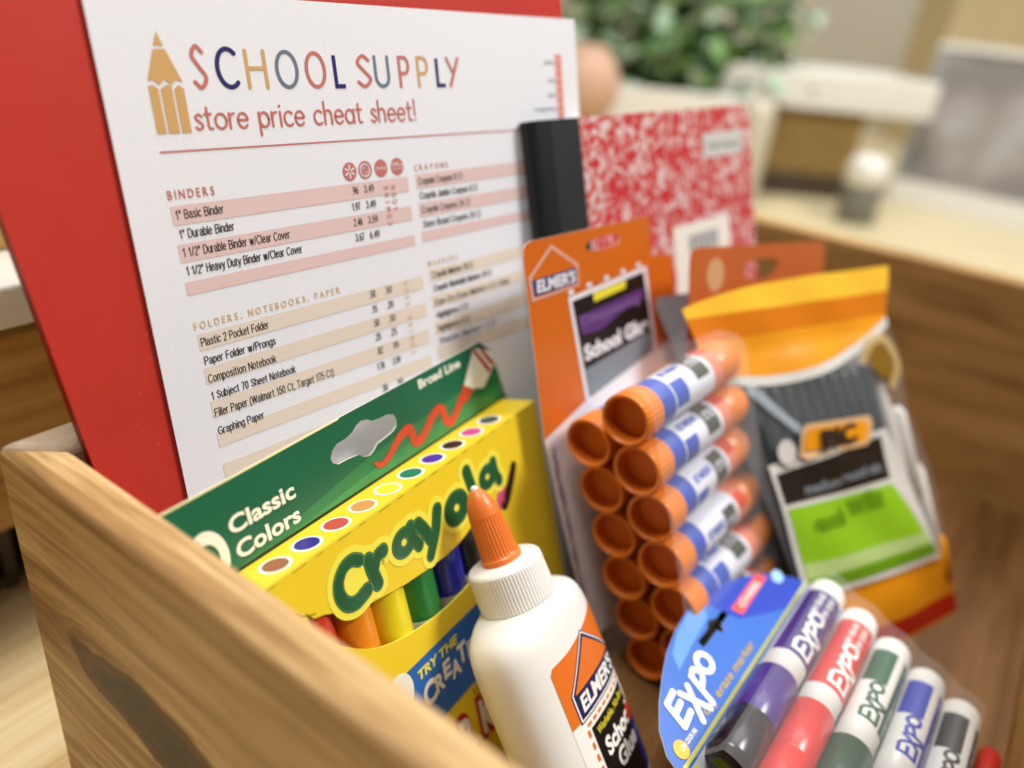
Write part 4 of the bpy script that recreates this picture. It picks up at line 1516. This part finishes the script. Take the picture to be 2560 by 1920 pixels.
# ------------------------------------------------------------------ dry erase marker pack
EW = Vector((0.9999, -0.0106, -0.0081))
EU = Vector((0.0129, 0.9208, 0.3899))
EN = EW.cross(EU).normalized()
EC = Vector((0.34527, 0.03276, 0.0621))
ep = thing('marker_pack', 'blue oval carded pack of five white capped dry erase markers', 'marker pack', EC - EN * 0.010, EW, EU)
e_bl = mat('card_blue', '#3767bb', 0.32, 0.5, noise=0.16, nscale=14)
e_dk = mat('card_dark_blue', '#2a43b0', 0.32, 0.5)
e_lt = mat('card_light_blue', '#5f93da', 0.32, 0.5)
out = [(-139, -10), (-138.4, 4), (-135.6, 16), (-129.5, 23.5), (-120, 29.4), (-108, 35), (-96.8, 39.2), (-84, 42), (-70, 43.4), (-55, 42.2), (-43, 39.8), (-31, 36), (-20, 31), (-11, 26), (-3, 19.4), (5, 11), (9, -4), (10, -90), (-139, -90)]
hole = [(-80, 28.6), (-66, 28.6), (-64.8, 26.4), (-62.6, 26.4), (-61, 28.6), (-51, 28.8), (-51, 32), (-61, 32), (-65.5, 34), (-70, 32), (-80, 32)]
mb = MB()
mb.sheet([out[::-1], hole], -0.6, 0, e_bl, c_wh)
mb.poly([(-60, 42), (-43, 39.4), (-31, 35.6), (-20, 30.6), (-11, 25.6), (-3, 19), (4.6, 10.6), (8, -2), (-30, 14), (-50, 24)][::-1], 0.1, e_dk)
mb.poly([(-96, 37), (-84, 41), (-70, 42.6), (-60, 41.4), (-64, 35), (-84, 33), (-100, 31)][::-1], 0.1, e_lt)
mb.poly([(-46.4, 23.9), (-13.1, 25.0), (-17.4, 30.0), (-49.3, 29.4)], 0.2, mat('flag_red', '#e0524c', 0.35, 0.5))
mb.text('CHISEL', -43, -20, 25.6, 2.6, 0.3, c_wh, 0.02)
mb.ellipse(-7, 21.4, 4.4, 3.2, 0.2, mat('card_sky', '#9ccbe8', 0.35, 0.5))
# hand-drawn brand letters
for pts in ([(-118, 27), (-119.5, 17)], [(-118, 27), (-111, 28)], [(-118.6, 22.4), (-112, 23.4)], [(-119.5, 17), (-111.5, 18.4)],
            [(-109, 25.6), (-102.6, 13)], [(-103, 25), (-110.4, 12.6)]):
    mb.ribbon(pts, 2.6, 0.3 + 0.004 * abs(pts[1][1]), ivory)
mb.ribbon([(-99.6, 13.4), (-97.8, 26)], 2.6, 0.34, ivory)
mb.ribbon(catmull([(-98, 25.6), (-94, 27), (-92.6, 23), (-97, 20.4)], 6), 2.4, 0.36, ivory)
mb.ribbon(arcpts(-86.6, 25, 3.9, 3.9, 0, 350, 24), 2.6, 0.34, ivory, closed=True)
mb.text('dry erase marker', -107, -56, 12.4, 3.4, 0.25, mat('card_gold', '#b59a3c', 0.4, 0.4), 0.02, 0.1)
mb.rect(-134, 8.0, 6, 9.6, 0.2, mat('card_yellow_line', '#c9cc5a', 0.35, 0.5))
mb.rect(-134, -88, 6, 7.0, 0.2, mat('card_pale', '#b8bfc4', 0.35, 0.5))
mb.ellipse(-128.5, 13.4, 3.6, 3.6, 0.3, mat('badge_gold', '#e0b23c', 0.4, 0.4))
mb.text('LOW ODOR INK', -129, -116, 12.4, 1.8, 0.45, ivory, 0.02)
mb.rect(-139, -20, -128, 6, 0.3, mat('card_lime', '#d2d62c', 0.4, 0.4))
mb.rect(-90, 20, -42, 37, -4.5, m_dark)  # dark sheet added behind the hang hole to stand for the shade there
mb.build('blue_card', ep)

e_wh = mat('marker_white', '#e2e2dd', 0.32, 0.5)
MK = (('#3c2470', '#ffffff', '#40267a'), ('#c22a2c', '#f3d6c8', '#c02a26'), ('#145234', '#ffffff', '#0f3f26'), ('#2c3aa8', '#ffffff', '#22309a'), ('#2c2e30', '#ffffff', '#1c1c1e'))


def make_drymarker(i):
    body_c, txt_c, cap_c = MK[i]
    lab = mat('drymarker_label_' + str(i), body_c, 0.32, 0.5)
    cap = mat('drymarker_cap_' + str(i), cap_c, 0.3, 0.5, coat=0.1)
    e = bpy.data.objects.new('dry_erase_marker', None)
    mb = MB()
    mb.lathe([(0, 0.01), (-0.4, 4.0), (-1.6, 6.6), (-4, 8.2), (-7, 8.6), (-14, 8.7), (-14.1, 8.75), (-64, 8.75), (-64.1, 8.6), (-75, 8.6), (-75, 8.0)], e_wh, 40, 'x')

    def cyl(p):
        r = 8.78 + p.z
        t = p.y / 8.75
        return (p.x, r * math.sin(t), r * math.cos(t))
    mb.xf = cyl
    def line(pts, w_, z, mt_):
        out_ = []
        for a, b in zip(pts, pts[1:]):
            for k in range(6):
                out_.append((a[0] + (b[0] - a[0]) * k / 6, a[1] + (b[1] - a[1]) * k / 6))
        out_.append(pts[-1])
        mb.ribbon(out_, w_, z, mt_)

    def brand(x, y, kx, ky, mt_, w_):
        q = lambda p: [(x + a * kx, y + b * ky) for a, b in p]
        for n_, st_ in enumerate(([(0.1, 1), (0, 0)], [(0.1, 1), (.75, 1.05)], [(.05, .52), (.62, .56)], [(0, 0), (.7, .04)],
                                  [(.9, .95), (1.5, -.25)], [(1.55, .95), (.85, 0)], [(1.75, .9), (1.68, -.3)])):
            line(q(st_), w_, 0.2 + 0.01 * n_, mt_)
        mb.ribbon(q(catmull([(1.75, .85), (2.2, .95), (2.35, .65), (1.75, .4)], 6)), w_, 0.28, mt_)
        mb.ribbon(q(arcpts(2.9, .68, .38, .36, 0, 345, 22)), w_, 0.29, mt_, closed=True)

    def fine_print(s_, x0, x1, y, cap_, mt_):
        G_ = dict(SANS)
        G_.update({'O': (.8, [A(.4, .5, .4, .5, 90, 450, 16)]), 'R': (.6, SANS['P'][1] + [[(.3, .46), (.6, 0)]]), 'L': (.5, [[(0, 1), (0, 0)], [(0, 0), (.5, 0)]]),
                   'Y': (.6, [[(0, 1), (.3, .5)], [(.6, 1), (.3, .5)], [(.3, .5), (.3, 0)]]), ' ': (.3, [])})
        k = (x1 - x0) / sum(G_[c][0] + .2 for c in s_)
        x = x0
        for c in s_:
            for st_ in G_[c][1]:
                mb.ribbon([(x + p[0] * k, y + p[1] * cap_) for p in st_], 0.45, 0.22, mt_)
            x += (G_[c][0] + .2) * k
    if i in (0, 1):
        mb.rect(-63.8, -13.4, -14.6, 11.6, 0.05, lab, 4, 24)
        brand(-61, -5.0, 8.6, 8.2, e_wh, 1.7)
        fine_print('LOW ODOR', -33, -17, -2.4, 2.4, e_wh)
        fine_print('DRY ERASE', -33, -17, 2.4, 2.0, e_wh)
        fine_print('LOW ODOR', -50, -30, -9.6, 1.8, e_wh)
    else:
        mb.rect(-63.8, -13.4, -14.6, -3.6, 0.05, lab, 4, 10)
        mb.rect(-38, 0.2, -14.6, 11, 0.05, lab, 4, 10)
        brand(-62, -1.6, 7.0, 7.0, lab, 1.5)
        fine_print('LOW ODOR DRY ERASE', -60, -24, -8.4, 2.0, e_wh)
    mb.xf = None
    body = mb.build('dry_erase_marker', ep)
    mb = MB()
    mb.lathe([(-74.8, 8.4), (-75, 9.1), (-102, 9.2), (-102.4, 9.0), (-104, 9.0), (-104.4, 9.3), (-124, 9.1), (-127, 8.0), (-127, 0.01)], cap, 48, 'x', mats=[cap] * 3 + [mat('cap_dark_' + str(i), '#150f1c' if i == 0 else cap_c, 0.25, 0.5)] * 5)
    mb.build('marker_cap', body)
    return body


for i in range(5):
    o = make_drymarker(i)
    o.location = (0, -0.0185 * i, 0.0100)
# thin clear shell over the markers
mb = MB()
film = mat('clear_blister', '#ffffff')
nx = 60
vs, fs = [], []
for j, x in enumerate((-131, 1)):
    for i in range(nx + 1):
        y = 10.2 - (18.5 * 4 + 20.4) * i / nx
        edge = min(1, min(i, nx - i) / 3)
        vs.append((x, y, 0.4 + edge * (18.9 + 0.7 * math.cos(2 * math.pi * y / 18.5))))
fs = [(i, i + 1, nx + 2 + i, nx + 1 + i) for i in range(nx)]
mb.add(vs, fs, film, True)
mb.build('clear_blister', ep)

# a red capped pen lying by the front wall
pn = thing('red_pen', 'short red capped pen lying on the crate floor beyond the black marker', 'pen', (0.349, -0.0530, 0.0142))
pn.rotation_euler = (0, 0, math.pi)
mb = MB()
mb.lathe([(0, 1.0), (1, 4.0), (4, 5.0), (40, 5.0), (42, 4.5), (42, 0.1)], mat('red_pen_plastic', '#b52318', 0.35, 0.5), 20, 'x', cap0=True)
cap_ = mb.build('pen_cap', pn)
mb = MB()
mb.lathe([(40, 3.9), (110, 3.9), (118, 1.5)], e_wh, 16, 'x', cap1=True)
mb.build('pen_barrel', pn)

# ------------------------------------------------------------------ far background on the same table
def yawed(name, label, cat, loc, yaw):
    y = math.radians(yaw)
    return thing(name, label, cat, loc, (math.cos(y), math.sin(y), 0), (-math.sin(y), math.cos(y), 0))


BGY = -54      # facing the camera: local x runs to the right of the picture, local -y towards the viewer
tray = yawed('white_planter', 'long white planter trough holding the green plant', 'planter', (1.34, 0.62, 0.0065), BGY)
mb = MB()
for a in ((-330, 150, -70, -60), (-330, 150, 90, 100)):
    mb.box(a[0], a[1], a[2], a[3], 0, 164, m_white)
mb.box(-330, -320, -59.5, 89.5, 0, 163, m_white)
mb.box(140, 150, -59.5, 89.5, 0, 163, m_white)
mb.build('trough_wall', tray, 4)
mb = MB()
mb.box(-319, 139, -59, 89, 4, 132, mat('potting_soil', '#3a2c20', 0.9, 0.1, noise=0.3, nscale=80))
mb.build('soil', tray)

pl = yawed('leafy_plant', 'bushy green houseplant with pale and dark leaves in the white planter', 'plant', (1.40, 0.63, 0.13), BGY)
greens = [mat('leaf_' + str(i), c, 0.5, 0.4, noise=0.2, nscale=60) for i, c in enumerate(('#446638', '#6d9650', '#94ba76', '#c4d6ba', '#5e8650', '#aac4a6'))]
rnd = random.Random(3)
mb = MB()
for i in range(760):
    t = rnd.random() * 2 * math.pi
    rr = rnd.random() ** 0.6
    cx, cy, cz = 250 * rr * math.cos(t) - 40, 85 * rr * math.sin(t), 20 + 250 * rnd.random() * (1.1 - 0.5 * rr)
    L_ = 30 + 38 * rnd.random()
    a, b = rnd.random() * 6.28, rnd.uniform(-0.9, 0.7)
    d = Vector((math.cos(a) * math.cos(b), math.sin(a) * math.cos(b), math.sin(b)))
    s = d.cross(Vector((rnd.uniform(-1, 1), rnd.uniform(-1, 1), 1))).normalized()
    c = Vector((cx, cy, cz))
    nn = d.cross(s)
    pts = [c, c + d * L_ * .3 + s * L_ * .24 + nn * 2, c + d * L_ * .7 + s * L_ * .2 + nn * 3, c + d * L_, c + d * L_ * .7 - s * L_ * .2 + nn * 3, c + d * L_ * .3 - s * L_ * .24 + nn * 2]
    mb.add(pts, [(0, 1, 2, 3), (0, 3, 4, 5)], greens[rnd.randrange(6)], True)
mb.build('foliage', pl)
mb = MB()
for i in range(14):
    x = rnd.uniform(-200, 140)
    y = rnd.uniform(-50, 50)
    mb.xf = lambda p, x=x, y=y: (x + p.x + p.z * 0.1, y + p.y, p.z)
    mb.lathe([(0, 3), (120, 2.2), (200, 1)], greens[4], 8, 'z')
mb.build('stems', pl)

tr2 = yawed('white_crate', 'white shallow crate raised on a brown box right of the plant', 'crate', (1.52, 0.475, 0.1565), BGY)
mb = MB()
mb.box(-150, 230, -70, 110, 0, 12, m_white)
mb.box(-150, 230, -70, -60, 12.3, 60, m_white)
mb.box(-150, 230, 100, 110, 12.3, 60, m_white)
mb.box(220, 230, -59.5, 99.5, 12.3, 60, m_white)
mb.build('crate_walls', tr2, 3)
bx = yawed('brown_box', 'brown kraft cardboard box under the white crate', 'box', (1.52, 0.475, 0.0065), BGY)
mb = MB()
mb.box(-120, 125, -55, 100, 0, 149, mat('kraft_card', '#8f7444', 0.8, 0.2, noise=0.12, nscale=14))
mb.build('carton', bx, 2)
mb = MB()
mb.box(-124, 150, -66, -55.5, 0, 40, mat('dark_band', '#4c4032', 0.8, 0.2))
mb.build('dark_base_band', bx)

cyl_ = yawed('white_post', 'rounded white post standing just left of the brown box', 'post', (1.315, 0.455, 0.0065), 0)
mb = MB()
mb.lathe([(0, 26), (4, 28), (150, 28), (168, 22), (172, 0.1)], mat('cream_plastic', '#c9c2ad', 0.4, 0.4, noise=0.06, nscale=12), 28, 'z', cap0=True)
mb.build('post_body', cyl_)

stand = yawed('tan_box', 'small square tan box under the round clay pot', 'box', (1.10, 0.655, 0.0065), 20)
mb = MB()
mb.box(-48, 48, -48, 48, 0, 114, mat('tan_card', '#b39668', 0.7, 0.2, noise=0.06, nscale=15))
mb.build('carton', stand, 2)
vase = yawed('clay_pot', 'round pinkish clay pot beside the top corner of the price sheet', 'pot', (1.10, 0.655, 0.1207), 0)
mb = MB()
mb.lathe([(0, 28), (3, 33), (20, 47), (40, 55), (60, 57), (80, 52), (98, 40), (106, 33), (111, 34), (112, 30), (104, 28), (60, 40)], mat('pink_clay', '#c9a48c', 0.6, 0.3, noise=0.10, nscale=20), 36, 'z', cap0=True)
mb.build('pot_body', vase)

fr = yawed('picture_frame', 'large pale framed picture with grey abstract print standing on the cream counter', 'picture', (1.64, 0.178, 0.0065), -95)
mb = MB()


def art():
    mt_ = bpy.data.materials.new('abstract_print')
    mt_.use_nodes = True
    nt = mt_.node_tree
    b = nt.nodes['Principled BSDF']
    b.inputs['Roughness'].default_value = 0.35
    tc = nt.nodes.new('ShaderNodeTexCoord')
    n = nt.nodes.new('ShaderNodeTexNoise')
    n.inputs['Scale'].default_value = 6
    n.inputs['Detail'].default_value = 2
    r = nt.nodes.new('ShaderNodeValToRGB')
    e = r.color_ramp.elements
    e[0].position, e[0].color = 0.40, lin('#8b8684')
    e[1].position, e[1].color = 0.60, lin('#b9b9ba')
    x = e.new(0.5)
    x.color = lin('#a39c98')
    nt.links.new(tc.outputs['Object'], n.inputs['Vector'])
    nt.links.new(n.outputs['Fac'], r.inputs[0])
    nt.links.new(r.outputs[0], b.inputs['Base Color'])
    return mt_


ma = art()
tilt = lambda p: (p.x, p.y + p.z * 0.2, p.z)
mb.xf = tilt
mb.box(-100, 420, 0, 14, 40, 262, ma)
mb.build('art_print', fr)
mb = MB()
mb.xf = tilt
mb.box(-112, 430, -5, 18, 0, 39.5, m_white)
mb.box(-112, -100.5, -5, 18, 40, 262, mat('frame_grey_green', '#a0a8a2', 0.5, 0.4))
mb.box(-112, 430, -5, 18, 262.5, 274, m_white)
mb.build('white_frame', fr)
jar = yawed('white_knob_jar', 'small grey jar with round white lid in front of the framed picture', 'jar', (1.40, 0.285, 0.0065), 0)
mb = MB()
mb.lathe([(0, 30), (3, 32), (52, 31), (56, 28)], mat('grey_jar', '#77756a', 0.4, 0.5), 30, 'z', cap0=True, cap1=True)
mb.build('jar_body', jar)
mb = MB()
mb.lathe([(56.5, 22), (60, 30), (76, 33), (94, 30), (104, 20), (107, 0.1)], m_white, 30, 'z', cap0=True)
mb.build('jar_lid', jar)

pt = yawed('tan_cabinet', 'tall tan wooden cabinet at the back on the right', 'cabinet', (2.45, 0.35, 0.0065), BGY)
mb = MB()
mb.box(-60, 190, 0, 200, 0, 900, mat('cabinet_tan', '#d6c296', 0.6, 0.3, noise=0.08, nscale=8))
mb.build('cabinet_side', pt, 3)
mb = MB()
mb.box(191, 620, 20, 200, 0, 900, mat('cabinet_dark', '#2c281c', 0.6, 0.3))
mb.build('dark_opening', pt)
og = yawed('orange_book', 'upright orange book behind the green plant', 'book', (1.62, 0.80, 0.0065), BGY)
mb = MB()
mb.box(-20, 30, 0, 160, 0, 360, mat('book_orange', '#b97c26', 0.6, 0.3))
mb.build('book_cover', og, 2)
